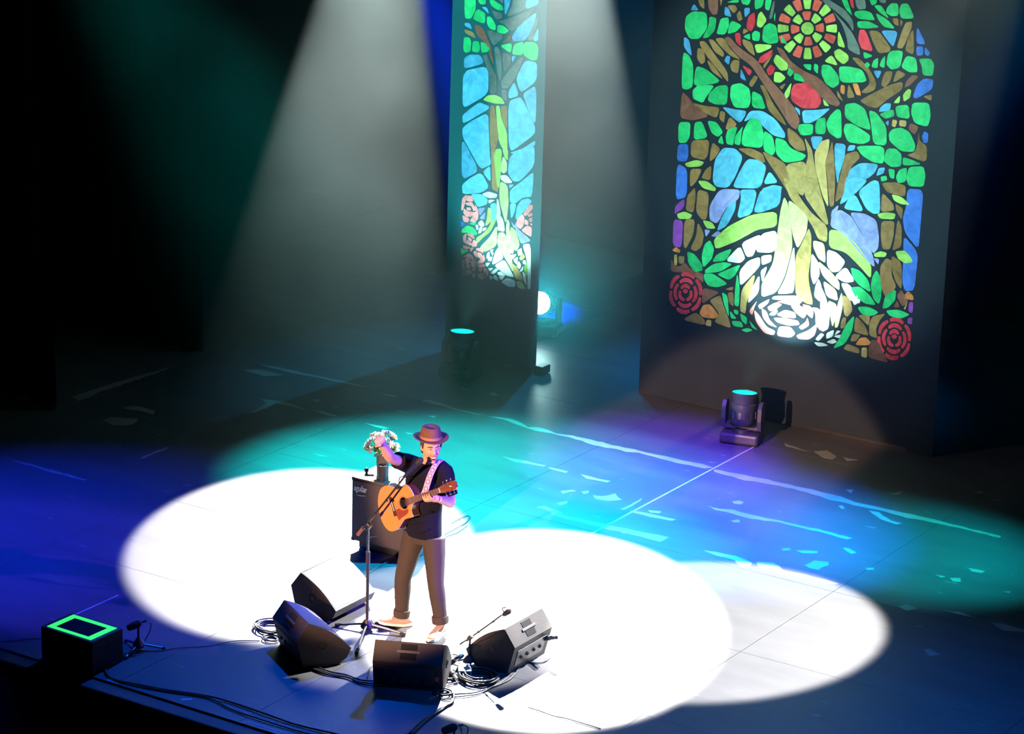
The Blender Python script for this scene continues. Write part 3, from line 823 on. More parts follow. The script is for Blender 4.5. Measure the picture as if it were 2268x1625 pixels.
tag(MB().box((0, 13.05, 4), (30, .2, 9)).build('wall_back', BRICK), 'black rear wall of the stage house', kind='structure')
tag(MB().box((-15.1, 5.3, 4), (.2, 15.3, 9)).build('wall_left', BRICK), 'black stage-right wall of the stage house', kind='structure')
tag(MB().box((15.1, 5.3, 4), (.2, 15.3, 9)).build('wall_right', BRICK), 'black stage-left wall of the stage house', kind='structure')
LEGM = mat('leg_velour', (.004, .004, .0045), 1., spec=0.)
VELOUR = mat('black_velour', (.028, .028, .030), 1., spec=.0)
def drape(name, x0, x1, y, h, pitch=.34, amp=.07, label='', cat='curtain'):
    n = int((x1-x0)/pitch*8); mb = MB(); vs = []; fs = []
    for i in range(n+1):
        x = x0+(x1-x0)*i/n; yy = y+amp*sin(2*pi*x/pitch)+.02*sin(5.1*x)
        vs += [(x, yy, .015), (x, yy*.999+.001*y, h)]
    for i in range(n): fs.append((2*i, 2*i+2, 2*i+3, 2*i+1))
    k = len(vs); vs += [(a, b2+.012, c) for a, b2, c in vs]; fs += [tuple(j+k for j in f[::-1]) for f in fs]
    fs += [(0, 1, k+1, k), (2*n, k+2*n, k+2*n+1, 2*n+1)]
    return tag(mb.add(vs, fs).build(name, LEGM if 'leg' in name else VELOUR, smooth=True), label, cat)
tag(drape('backdrop_curtain', -14.5, 14.5, 11.6, 8, amp=.0, pitch=2., label='full-width black velour backdrop at the rear of the stage'))
drape('leg_curtain', -10.5, -6.25, 2.62, 8, label='black pleated leg curtain nearest the stage lip at the left')
drape('leg_curtain', -10.5, -6.35, 5.0, 8, label='second black leg curtain, behind the nearest one at the left')
# ------------------------------------------------------------------ painted glass banners
PC = dict(g=(.015, .56, .17), G=(.02, .42, .14), l=(.38, .68, .13), b=(.08, .33, .68), B=(.04, .16, .66), c=(.10, .46, .74), n=(.33, .18, .06), N=(.24, .085, .055),
          s=(.12, .16, .15), r=(.80, .04, .07), f=(.75, .10, .07), o=(.72, .22, .05), y=(.62, .40, .13), p=(.32, .06, .48), v=(.30, .34, .74), w=(.84, .90, .78), x=(.62, .72, .28), t=(.52, .36, .12), k=(.86, .26, .26))  # w panes: the uplight's whitening is put into their pale colour
def pane_mat(c):
    nm = 'painted_glass_'+c
    if nm in _m: return _m[nm]
    col = PC[c]; m = bpy.data.materials.new(nm); m.use_nodes = True; nt = m.node_tree; b = nt.nodes['Principled BSDF']; L = nt.links
    tc = nt.nodes.new('ShaderNodeTexCoord'); mp = nt.nodes.new('ShaderNodeMapping'); mp.inputs['Scale'].default_value = (1, 1, 1); L.new(tc.outputs['Object'], mp.inputs[0])
    nz = nt.nodes.new('ShaderNodeTexNoise'); nz.inputs['Scale'].default_value = 9; nz.inputs['Detail'].default_value = 5; nz.inputs['Distortion'].default_value = 1.2; L.new(mp.outputs[0], nz.inputs['Vector'])
    oi = nt.nodes.new('ShaderNodeObjectInfo')
    ad = nt.nodes.new('ShaderNodeMath'); ad.operation = 'MULTIPLY_ADD'; ad.inputs[1].default_value = .35; L.new(oi.outputs['Random'], ad.inputs[0]); L.new(nz.outputs[0], ad.inputs[2])
    cr = nt.nodes.new('ShaderNodeValToRGB'); e = cr.color_ramp.elements
    e[0].position = .35; e[0].color = (*[x*.55 for x in col], 1); e[1].position = .95; e[1].color = (*[min(.95, x*1.15+.02) for x in col], 1)
    L.new(ad.outputs[0], cr.inputs[0]); L.new(cr.outputs[0], b.inputs['Base Color']); b.inputs['Roughness'].default_value = .75; b.inputs['Specular IOR Level'].default_value = .2
    _m[nm] = m
    return m
CLOTH = mat('dark_banner_cloth', (.018, .026, .038), .9, var=.15, scale=3, bump=.15, spec=.1)
YB = 6.77
def area(p): return abs(sum(p[i][0]*p[(i+1) % len(p)][1]-p[(i+1) % len(p)][0]*p[i][1] for i in range(len(p))))/2
def sway(x, z): return .012*sin(2.1*x+.8*z)+.006*sin(7.3*x+1)*min(1, z)
CLOTH_LIT = mat('teal_lit_cloth', (.012, .10, .115), .9, var=.15, scale=3, bump=.15, spec=.1)  # same dark cloth, with the teal light on it put into the colour
def banner(name, x0, x1, data, label, px0, px1, ztop, zfill):
    root = empty(name, ((x0+x1)/2, YB, 0), 0, label, 'banner')
    ox = (x0+x1)/2
    nx, nz = 28, 40; vs = []; fs = []
    for k in range(nz+1):
        for i in range(nx+1):
            x = x0+(x1-x0)*i/nx; z = .005+(ztop-.005)*k/nz
            vs.append((x-ox, sway(x, z), z))
    for k in range(nz):
        for i in range(nx): a = k*(nx+1)+i; fs.append((a, a+1, a+nx+2, a+nx+1))
    K = len(vs); B = MB().add(vs, fs); B.add([(x, y+.006, z) for x, y, z in vs], [f[::-1] for f in fs])
    B.build('cloth', CLOTH if x1 > 0 else CLOTH_LIT, root, smooth=True)
    MB().tube([(x0-ox, .0, ztop), (x1-ox, 0, ztop)], .025).build('batten', METAL, root)
    MB().box(((x0+x1)/2-ox, .03, .02), (x1-x0, .05, .035)).build('bottom_batten', METAL, root)
    polys = []
    for l in data.strip().split('\n'):
        c, t = l.split(' ', 1); polys.append((c, parse(t)))
    # rows of leaf and sky pieces carry the picture on above
    z = zfill
    k = 0
    while z < ztop-.35:
        n = max(3, int((px1-px0)/.30))
        for i in range(n):
            cx = px0+(px1-px0)*(i+.5)/n+random.uniform(-.03, .03); a0 = random.random()*6
            polys.append((random.choice('ggggbcn'), [(cx+.125*cos(a0+j*pi/3)*random.uniform(.85, 1.05), z+.13*sin(a0+j*pi/3)*random.uniform(.85, 1.05)) for j in range(6)]))
        z += .30; k += 1
    polys.sort(key=lambda t: -area(t[1]))
    rest = {}
    for idx, (c, p) in enumerate(polys):
        ccx = sum(a for a, b_ in p)/len(p); ccy = sum(b_ for a, b_ in p)/len(p); gr = 1+.0015/max(.02, math.sqrt(area(p)))
        p = [(ccx+(a-ccx)*gr, ccy+(b_-ccy)*gr) for a, b_ in p]
        q = chaikin(p, 2, .16)
        fn = lambda v: Vector((v.x-ox, sway(v.x, v.y)-.002-v.z, v.y))
        if idx < 298:
            MB().prism(q, 0, .003, fn).build('glass_pane', pane_mat(c), root)
        else:
            rest.setdefault(c, MB()).prism(q, 0, .003, fn)
    if rest:
        me_mb = MB(); slots = []; o = None
        mats = []; idxs = []
        for j, (c, mb) in enumerate(rest.items()):
            idxs += [j]*len(mb.f); mats.append(pane_mat(c)); me_mb.add(mb.v, mb.f)
        o = me_mb.build('small_glass_pieces', mats[0], root)
        for mm in mats[1:]: o.data.materials.append(mm)
        for pl, j in zip(o.data.polygons, idxs): pl.material_index = j
        o['kind'] = 'stuff'
    return root
banner('painted_banner', -1.84, 1.575, RIGHT_PANES, 'wide hanging banner painted as stained glass with a tree and red roses', -1.5, 1.28, 6.3, 4.78)
banner('painted_banner', -4.32, -3.13, LEFT_PANES, 'narrow hanging banner painted as stained glass with a slim cyan-lit tree', -4.15, -3.25, 6.3, 4.24)

# ------------------------------------------------------------------ moving lights
GLASS_T = mat('lit_lens_teal', (.0, .3, .3), .2, emit=(.0, .85, .75), estr=1.4)
GLASS_H = mat('lit_lens_hot', (.6, 1, 1), .2, emit=(.55, 1, .97), estr=40)
FIX = mat('fixture_black', (.03, .03, .033), .4)
def mover(loc, yaw, tilt, lens, label):
    root = empty('moving_light', loc, yaw, label, 'stage light', 'moving lights on the stage floor')
    MB().box((0, 0, .065), (.40, .30, .11), bev=.025).build('base', FIX, root)
    for sx in (-1, 1):
        for sy in (-1, 1): MB().lathe([(.02, 0), (.025, .012)], (sx*.15, sy*.1, 0)).build('foot', RUBBER, root)
    MB().lathe([(.10, .12), (.10, .15), (.07, .16)]).build('pan_bearing', METAL, root, smooth='auto')
    for sx in (-1, 1):
        MB().prism([(-.055, .15), (.055, .15), (.075, .25), (.07, .38), (.03, .43), (-.03, .43), (-.07, .38), (-.075, .25)], sx*.165, sx*.205, lambda v: Vector((v.z, v.x, v.y))).build('yoke_arm', FIX, root)
    MB().prism([(-.205, .148), (.205, .148), (.205, .20), (.13, .175), (-.13, .175), (-.205, .20)], -.05, .05, lambda v: Vector((v.x, v.z, v.y))).build('yoke_bridge', FIX, root)
    rot = RX(tilt); c = Vector((0, 0, .355))
    hd = MB().lathe([(.05, -.17), (.10, -.165), (.125, -.12), (.13, -.02), (.135, .0), (.135, .05), (.125, .06), (.13, .12), (.142, .15), (.142, .165), (.128, .165), (.126, .15)], c, 28, rot).build('lamp_head', FIX, root, smooth='auto')
    for j in range(12):
        a = 2*pi*j/12
        MB().box(c+rot @ Vector((.131*cos(a), .131*sin(a), -.06)), (.012, .03, .07), rot @ RZ(a)).build('cooling_fin', METAL, hd)
    MB().lathe([(.126, .150), (.126, .158), (.08, .168), (.02, .172)], c, 28, rot).build('lens', lens, hd, smooth=True)
    return root, Vector(loc)+RZ(yaw) @ (c+rot @ Vector((0, 0, .2)))
m1, L1 = mover((-.18, 6.02, 0), radians(14), radians(-6), GLASS_T, 'black moving light with teal lens in front of the wide banner')
m2, L2 = mover((-3.62, 6.05, 0), radians(5), radians(-4), GLASS_T, 'black moving light with teal lens in front of the narrow banner')
m3, L3 = mover((-3.83, 8.0, 0), radians(15), radians(75), GLASS_H, 'moving light shining at the audience from behind the narrow banner')
spot('banner_uplight_centre', L1, (-.06, 6.77, 1.55), 33, .55, 420, (.55, 1, .90), .05)
spot('banner_uplight_side', L2, (-3.55, 6.77, 1.9), 33, .6, 170, (.5, 1, .97), .05)
spot('rear_light_beam', L3, L3+Vector((.53, -.80, .32)), 18, 1, 700, (.0, .75, .9), .05)
MB().box((-3.02, 6.72, .05), (.12, .16, .09), bev=.01).build('floor_weight', BLACK); tag(bpy.data.objects['floor_weight'], 'small black weight at the foot of the narrow banner', 'weight')

# ------------------------------------------------------------------ bass cabinet and what stands on it
GR = mat('cabinet_grille', (.052, .042, .038), .55, var=.4, scale=260, bump=.3); TOLEX = mat('black_tolex', (.05, .05, .052), .55, bump=.2, scale=90)
cab = empty('bass_cabinet', (-1.50, 1.17, 0), radians(2), 'black bass speaker cabinet with white script logo behind the singer', 'speaker cabinet')
CW, CD, CH = .62, .44, .60
MB().box((CW/2, CD/2, .10+CH/2), (CW, CD, CH), bev=.014).build('body', TOLEX, cab)
MB().box((CW/2, -.006, .10+CH/2), (CW-.05, .014, CH-.05), bev=.004).build('grille', GR, cab)
for sx in (.0, 1.):
    for sz in (0., 1.):
        MB().box((sx*(CW-.03)+.015, .02, .10+sz*(CH-.03)+.015), (.034, .046, .034), bev=.008).build('corner_guard', BLACK, cab)
    MB().box((sx*CW+(-.004 if sx == 0 else .004), CD/2, .10+CH*.72), (.016, .16, .07), bev=.006).build('side_handle', BLACK, cab)
stn = MB(); stn.box((CW/2, CD/2+.03, .05), (CW*.94, CD*.7, .095), bev=.01); stn.build('plinth', BLACK, cab)
fc = bpy.data.curves.new('logo_text', 'FONT'); fc.body = 'aguilar'; fc.size = .082; fc.extrude = .002; fc.offset = .0005; fc.shear = .12
tx = bpy.data.objects.new('logo_tmp', fc); C.objects.link(tx)
me = bpy.data.meshes.new_from_object(tx.evaluated_get(bpy.context.evaluated_depsgraph_get())); bpy.data.objects.remove(tx)
wm = max(v.co.x for v in me.vertices)
LOGO = mat('white_logo', (.8, .8, .8), .5); me.materials.clear(); me.materials.append(LOGO)
lg = bpy.data.objects.new('logo', me); C.objects.link(lg); lg.parent = cab; lg.location = (.035, -.016, .10+CH-.115); lg.rotation_euler = (pi/2, 0, 0); lg.scale = (.14/wm, 1, 1)
MB().tube([(.06, -.016, .10+CH-.150), (.10, -.016, .10+CH-.154), (.16, -.016, .10+CH-.146)], [.002, .0045, .002], sub=3).build('logo_swash', LOGO, cab)
tp = .70
VASE = mat('grey_ceramic', (.11, .11, .12), .5)
vz = MB().lathe([(.048, 0), (.052, .01), (.056, .12), (.058, .215), (.052, .215), (.048, .19), (.045, .05)], seg=28).build('flower_vase', VASE, smooth='auto', loc=(-1.30, 1.36, tp)); tag(vz, 'dark grey cylindrical vase holding white flowers on the cabinet', 'vase')
bq = empty('flower_bouquet', (-1.30, 1.36, tp+.2), 0, 'loose bouquet of white and blue flowers in the grey vase', 'flowers')
LEAF = mat('leaf_green', (.10, .22, .05), .5); PET = mat('white_petal', (.72, .74, .68), .6); PALE = mat('pale_green_petal', (.52, .66, .30), .6); BLU = mat('blue_petal', (.07, .14, .52), .6); STEM = mat('stem_green', (.09, .17, .05), .6)
rnd = random.Random(3)
def flower(c, d, m, n, r, nm):
    rot = along(d); mb = MB()
    for ring, k in ((1., n), (.6, n-1)):
        for j in range(k):
            a = 2*pi*j/k+ring; e = rot @ (RZ(a) @ RY(radians(58 if ring == 1 else 28)))
            mb.ball(Vector(c)+e @ Vector((0, 0, r*.55*ring)), (r*.34, r*.12, r*.55*ring), 8, e)
    return mb.build(nm, m, bq, smooth=True)
for i in range(46):
    th = rnd.random()*2*pi; ph = math.acos(1-rnd.random()*1.05)
    d = Vector((sin(ph)*cos(th), sin(ph)*sin(th), cos(ph)*.85+.05)); R_ = rnd.uniform(.115, .155); c = Vector((0, 0, .055))+d*R_
    MB().tube([(d.x*.02, d.y*.02, -.1), (d.x*.05, d.y*.05, .02), tuple(c)], .0025, 5).build('stem', STEM, bq)
    m = PET if i % 8 else BLU
    if i % 9 == 4: m = PALE
    flower(c, d+Vector((0, 0, .3)), m, 6, rnd.uniform(.028, .042), 'blossom')
for i in range(30):
    th = rnd.random()*2*pi; ph = rnd.uniform(1.0, 2.0); d = Vector((sin(ph)*cos(th), sin(ph)*sin(th), cos(ph)))
    c = Vector((0, 0, .05))+d*rnd.uniform(.07, .11); e = along(d)
    MB().ball(c, (.018, .004, .05), 8, e @ RZ(rnd.random()*3)).build('leaf', LEAF, bq, smooth=True)
cup = empty('tumbler', (-1.225, 1.25, tp), 0, 'black insulated tumbler standing before the flower vase', 'cup')
MB().lathe([(.032, 0), (.036, .004), (.041, .13), (.041, .145), (.037, .145), (.036, .12), (.03, .02)], seg=26).build('body', mat('tumbler_black', (.02, .02, .022), .35), cup, smooth='auto')
MB().lathe([(.0415, .143), (.0425, .147), (.039, .149), (.0365, .146)], seg=26, caps=False).build('steel_rim', CHROME, cup, smooth=True)
MB().lathe([(.0355, .105), (.001, .106)], seg=20).build('drink', mat('coffee', (.3, .25, .22), .15), cup)
kb = empty('small_clip_lamp', (-1.44, 1.31, tp), 0, 'small black knob-shaped clip at the left of the cabinet top', 'clip')
MB().ball((0, 0, .035), (.02, .02, .024), 12).build('knob', BLACK, kb, smooth=True); MB().lathe([(.014, 0), (.008, .02)]).build('stalk', BLACK, kb)
cl = empty('capo', (-1.385, 1.29, tp), radians(30), 'tiny black guitar capo lying beside the vase', 'capo')
MB().box((0, 0, .008), (.07, .012, .012), bev=.003).build('bar', BLACK, cl); MB().box((.01, .02, .012), (.012, .05, .01), RZ(.4), .003).build('lever', BLACK, cl)

# ------------------------------------------------------------------ monitor wedges
PROF = [(-.13, .388), (-.232, .25), (-.165, 0), (.13, 0), (.205, .05), (.242, .128)]
WB = mat('wedge_black', (.034, .030, .030), .65, var=.25, scale=160, bump=.25); WG = mat('wedge_grille', (.13, .13, .132), .5, var=.4, scale=320, bump=.4)
def wedge(loc, yaw, label, led=None):
    # local: +y faces the singer, x across
    root = empty('monitor_wedge', loc, yaw, label, 'monitor speaker', 'floor monitors round the singer')
    W = .56
    pr = PROF[:]
    fn = lambda v: Vector((v.z, v.x, v.y))
    body = MB().prism(pr, -W/2, W/2, fn).build('body', WB, root)
    g = []
    for i in range(9):
        t = i/8; y = .226+(-.118-.226)*t; z = .142+(.384-.142)*t; b_ = .030*sin(pi*t); nx_, nz_ = .575, .818
        g.append((y+nx_*b_, z+nz_*b_))
    gi = [(y-.02*.575, z-.02*.818) for y, z in g][::-1]
    MB().prism(g+gi, -W/2+.02, W/2-.02, fn).build('grille', WG, root)
    for s in (-1, 1):
        MB().prism(g+[(-.13, .383), (.238, .125)], s*(W/2-.02), s*W/2, fn).build('cheek', WB, root)
        # rear pocket handles: flat black plates stand for the shaded recesses
    PK = mat('pocket_shade', (.006, .006, .006), .9)
    dn_ = Vector((0, -.102, -.138)).normalized(); nm_ = Vector((0, -.804, .594)); tpt = Vector((0, -.13, .388))
    for t in (.042, .118):
        MB().box(tpt+dn_*t+nm_*.001, (.13, .052, .005), RX(radians(53.5)), .002).build('handle_pocket', PK, root)
    MB().box(tpt+dn_*.080+nm_*.004, (.19, .022, .010), RX(radians(53.5)), .003).build('handle_bar', mat('handle_grey', (.10, .10, .10), .5), root)
    jp = MB().box((0, -.2005, .125), (.42, .006, .15), RX(radians(15)), .002).build('connector_plate', mat('connector_plate', (.06, .06, .062), .5, .2), root)
    for k, x in enumerate((-.14, -.05, .05, .14)):
        MB().lathe([(.016, 0), (.018, .006), (.013, .008), (.012, .002)], (x, -.2045, .12), 14, RX(radians(105))).build('socket', BLACK, jp)
    MB().lathe([(.036, 0), (.038, .004), (.03, .006), (.028, -.004)], (-W/2-.002, -.01, .18), 18, RY(radians(-90))).build('pole_socket', BLACK, root)
    MB().lathe([(.036, 0), (.038, .004), (.03, .006), (.028, -.004)], (W/2+.002, -.01, .18), 18, RY(radians(90))).build('pole_socket', BLACK, root)
    for s in (-1, 1):
        MB().box((s*.2, .03, .003), (.05, .12, .008)).build('rubber_foot', RUBBER, root)

    if led:
        MB().box(led[0], led[1], bev=.001).build('marker_label', led[2], root)
    return root
GRN = mat('green_marker', (.25, .7, .3), .6); RED = mat('red_marker', (.55, .10, .05), .6)
wedge((-.80, -.05, .0), radians(-90), 'monitor wedge behind, side-on, its bright grille facing the singer from the left', ((.283, .02, .05), (.004, .012, .03), GRN))
wedge((-.36, -.94, .0), radians(-32), 'monitor wedge at front left, its dark rear and side turned to the audience', ((.21, -.186, .07), (.06, .006, .018), RED))
wedge((.62, -.90, 0), radians(25), 'front centre monitor wedge with its dark rear square to the audience', ((.232, -.203, .12), (.03, .008, .035), RED))
wedge((1.00, -.06, 0), radians(90), 'monitor wedge on the right whose rear connector panel is brightly lit')

# ------------------------------------------------------------------ taped box, microphones, stands
bx = empty('equipment_box', (-1.765, -2.14, 0), radians(-1), 'black box edged with fluorescent green tape at the front left of the stage', 'box')
BX = mat('box_black', (.022, .022, .024), .6)
for s in (-1, 1):
    MB().box((s*.265, 0, .14), (.02, .36, .28)).build('side_panel', BX, bx); MB().box((0, s*.17, .14), (.51, .02, .28)).build('front_panel', BX, bx)
MB().box((0, 0, .10), (.51, .32, .02)).build('inner_tray', BX, bx)
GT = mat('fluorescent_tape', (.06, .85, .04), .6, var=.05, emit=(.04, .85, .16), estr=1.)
def strip(p, w_):  # taped rim
    MB().box((p[0], p[1], .282), (w_[0], w_[1], .004)).build('green_tape', GT, bx)
strip((0, .135, 0), (.47, .05)); strip((0, -.135, 0), (.47, .04)); strip((-.205, 0, 0), (.06, .23)); strip((.205, 0, 0), (.06, .23))
MB().box((0, 0, .279), (.53, .36, .003)).build('lid_rim', BX, bx)
MB().box((0, 0, .2815), (.35, .232, .003)).build('opening_shade', mat('opening_dark', (.01, .012, .03), .25), bx)  # flat dark sheet stands for the shaded opening of the box
MB().box((.277, .05, .19), (.006, .12, .02), bev=.002).build('handle', METAL, bx)
def low_mic(loc, yaw, label, lead=True):
    r = empty('audience_microphone', loc, yaw, label, 'microphone', 'low stage-edge microphones')
    MB().lathe([(.045, .03), (.05, .05), (.03, .085), (.016, .11)], seg=18).build('hub', BLACK, r, smooth='auto')
    MB().tube([(0, 0, .10), (0, 0, .20)], .010).build('post', METAL, r)
    for k in range(3):
        a = radians(28+120*k); d = Vector((cos(a), sin(a), 0))
        lg_ = MB().tube([d*.035+Vector((0, 0, .05)), d*.20+Vector((0, 0, .016))], .009).build('leg', METAL, r)
        MB().ball(d*.205+Vector((0, 0, .014)), (.016, .016, .014), 10).build('rubber_foot', RUBBER, lg_)
    h = MB().lathe([(.012, -.07), (.026, -.06), (.031, -.02), (.031, .03), (.02, .05), (.010, .055)], (-.02, -.02, .225), 16, along((.6, .65, .25))).build('foam_head', mat('black_foam', (.012, .012, .013), .95, bump=.5, scale=200), r, smooth='auto')
    MB().tube([(.02, .025, .238), (.048, .052, .246)], .010).build('connector', CHROME, r)
    MB().tube([(.05, .055, .247), (.075, .075, .22), (.07, .06, .15), (.04, .03, .08)], .004, 6, 5).build('lead', CABLE, r)
    return r
low_mic((-1.53, -1.72, 0), radians(12), 'foam-headed microphone on a short tripod beside the green-taped box')
low_mic((1.679, -1.862, 0), radians(0), 'foam-headed microphone on a short tripod at the bottom of the picture')
ms = empty('microphone_stand', (-.291, -.255, 0), 0, 'black boom microphone stand in front of the singer', 'microphone stand')
MB().lathe([(.022, .10), (.05, .055), (.058, .035), (.05, .02), (.02, .018)], seg=20).build('tripod_hub', BLACK, ms, smooth='auto')
for ex, ey in ((-.245, -.098), (.232, -.464), (.321, .081)):
    lg_ = MB().tube([(ex*.12, ey*.12, .055), (ex*.95, ey*.95, .024)], .011).build('leg', METAL, ms)
    d = Vector((ex, ey, 0)).normalized()
    MB().tube([(ex*.9, ey*.9, .022), (ex*1.04, ey*1.04, .016)], .016, 10).build('rubber_foot', RUBBER, lg_)
MB().tube([(0, 0, .08), (0, 0, .60)], .013, 12).build('lower_tube', METAL, ms)
MB().tube([(0, 0, .60), (0, 0, .70)], .019, 12).build('height_clutch', BLACK, ms)
MB().tube([(0, 0, .66), (0, 0, .92)], .010, 12).build('upper_tube', CHROME, ms)
bA, bB, bM = Vector((-.393, -.262, .828)), Vector((.10, -.285, 1.465)), Vector((.238, -.24, 1.634))
off = Vector((-.291, -.255, 0)); dirb = (bB-bA).normalized()
piv = Vector((-.291, -.255, .935))
MB().box(Vector((0, -.005, .925)), (.045, .05, .07), RY(radians(38)), .01).build('boom_clutch', BLACK, ms)
MB().tube([(0, -.02, .925), (0, -.075, .93)], [.006, .014]).build('clutch_knob', BLACK, ms)
MB().tube([(-.01, 0, .82), (.085, .02, .855)], [.006, .004]).build('hand_screw', METAL, ms)
MB().tube([bA-off, piv-off+Vector((.0, 0, .02)), bB-off], .0085, 10).build('boom', METAL, ms)
MB().tube([bA-off, bA-off+dirb*.10], .016, 12).build('boom_grip', mat('boom_grip', (.16, .08, .04), .6), ms)
MB().tube([bA-off+dirb*.18, bA-off+dirb*.30], .014, 12).build('boom_sleeve', BLACK, ms)
MB().ball((piv+dirb*.33-off+Vector((0, -.01, 0))), (.011, .011, .011), 10).build('clip_ball', CHROME, ms)
mc = empty('vocal_microphone', tuple(bB), 0, 'dark vocal microphone with blue sheen at the singer\'s mouth', 'microphone')
dm = (bM-bB).normalized(); rm = along(dm); MB().lathe([(.008, -.03), (.012, -.02), (.0145, .02), (.019, .12), (.020, .14)], rot=rm, seg=16).build('body', mat('mic_blue', (.02, .025, .10), .3, .3), mc, smooth='auto')
MB().lathe([(.021, .138), (.026, .15), (.028, .17), (.024, .195), (.012, .208)], rot=rm, seg=16).build('grille_head', mat('mic_grille', (.03, .03, .03), .6, .3, bump=.5, scale=400), mc, smooth='auto')
MB().lathe([(.0285, .162), (.0285, .168)], rot=rm, seg=16).build('grille_band', METAL, mc)
MB().tube([rm @ Vector((0, 0, -.02)), rm @ Vector((.02, .02, -.07)), Vector((-.06, -.01, -.11))], .004, 6, 5).build('lead', CABLE, mc)
# small boom stand by the right wedge
s2 = empty('short_microphone_stand', (.80, -.36, 0), 0, 'short boom stand leaning past the right monitor wedge', 'microphone stand')
MB().lathe([(.02, .08), (.042, .05), (.046, .03), (.02, .02)], seg=16).build('tripod_hub', BLACK, s2, smooth='auto')
for k in range(3):
    a = radians(200+120*k); d = Vector((cos(a), sin(a), 0))
    MB().tube([d*.03+Vector((0, 0, .045)), d*.16+Vector((0, 0, .012))], .008).build('leg', METAL, s2)
MB().tube([(0, 0, .06), (0, .02, .24)], .009).build('post', METAL, s2)
MB().box((0, .02, .235), (.035, .035, .05), RY(.7), .008).build('clutch', BLACK, s2)
MB().tube([(-.12, .05, .135), (0, .05, .235), (.17, .05, .388), (.28, .05, .49)], .006).build('boom', METAL, s2)
MB().lathe([(.012, -.05), (.020, -.03), (.024, .02), (.014, .035)], (.33, .05, .525), 14, along((.7, 0, .6))).build('microphone_head', BLACK, s2, smooth='auto')
MB().tube([(.31, .04, .52), (.30, .02, .56), (.33, .03, .575)], .004, 6, 4).build('mic_lead', CABLE, s2)
for q in ((-.05, .05, .19), (.06, .05, .29), (.2, .05, .415)): MB().ball(q, (.012, .012, .012), 10).build('adjust_knob', METAL, s2)
di = empty('direct_box', (.88, -.53, 0), radians(35), 'small pale direct box among the cables between the front wedges', 'direct box')
MB().box((0, 0, .03), (.11, .14, .055), bev=.008).build('case', mat('pale_case', (.28, .28, .24), .5), di)
for s in (-1, 1): MB().lathe([(.012, 0), (.013, .006)], (s*.03, -.07, .035), 12, RX(radians(90))).build('jack', BLACK, di)
def plug(loc, yaw, tilt, label, n='cable_connector'):
    r = empty(n, loc, 0, label, 'connector'); e = RZ(yaw) @ RY(tilt)
    MB().lathe([(.014, 0), (.019, .01), (.019, .07), (.014, .09)], rot=e, seg=14).build('shell', CHROME, r, smooth='auto')
    MB().lathe([(.0195, -.09), (.022, -.07), (.022, .0), (.015, .005)], rot=e, seg=14).build('boot', BLACK, r, smooth='auto')
plug((.735, -.47, .06), radians(60), radians(65), 'thick silver cable connector lying upright by the front centre wedge')
plug((.86, -.66, .03), radians(-40), radians(88), 'black and silver cable connector lying on the cable coil')
plug((1.265, .13, .19), radians(-15), radians(70), 'silver plug pushed into the right wedge\'s rear panel')
pd = empty('toe_shadow_block', (-.25, -.06, 0), radians(-42), 'black flat foot pedal under the singer\'s right toe', 'sole shadow')  # block stands for the shoe sole and its shadow; no pedal is there
MB().box((0, 0, .02), (.10, .22, .035), bev=.008).build('case', BLACK, pd); MB().box((0, -.01, .043), (.085, .17, .012), RX(radians(4)), .004).build('shadow_block_top', RUBBER, pd)

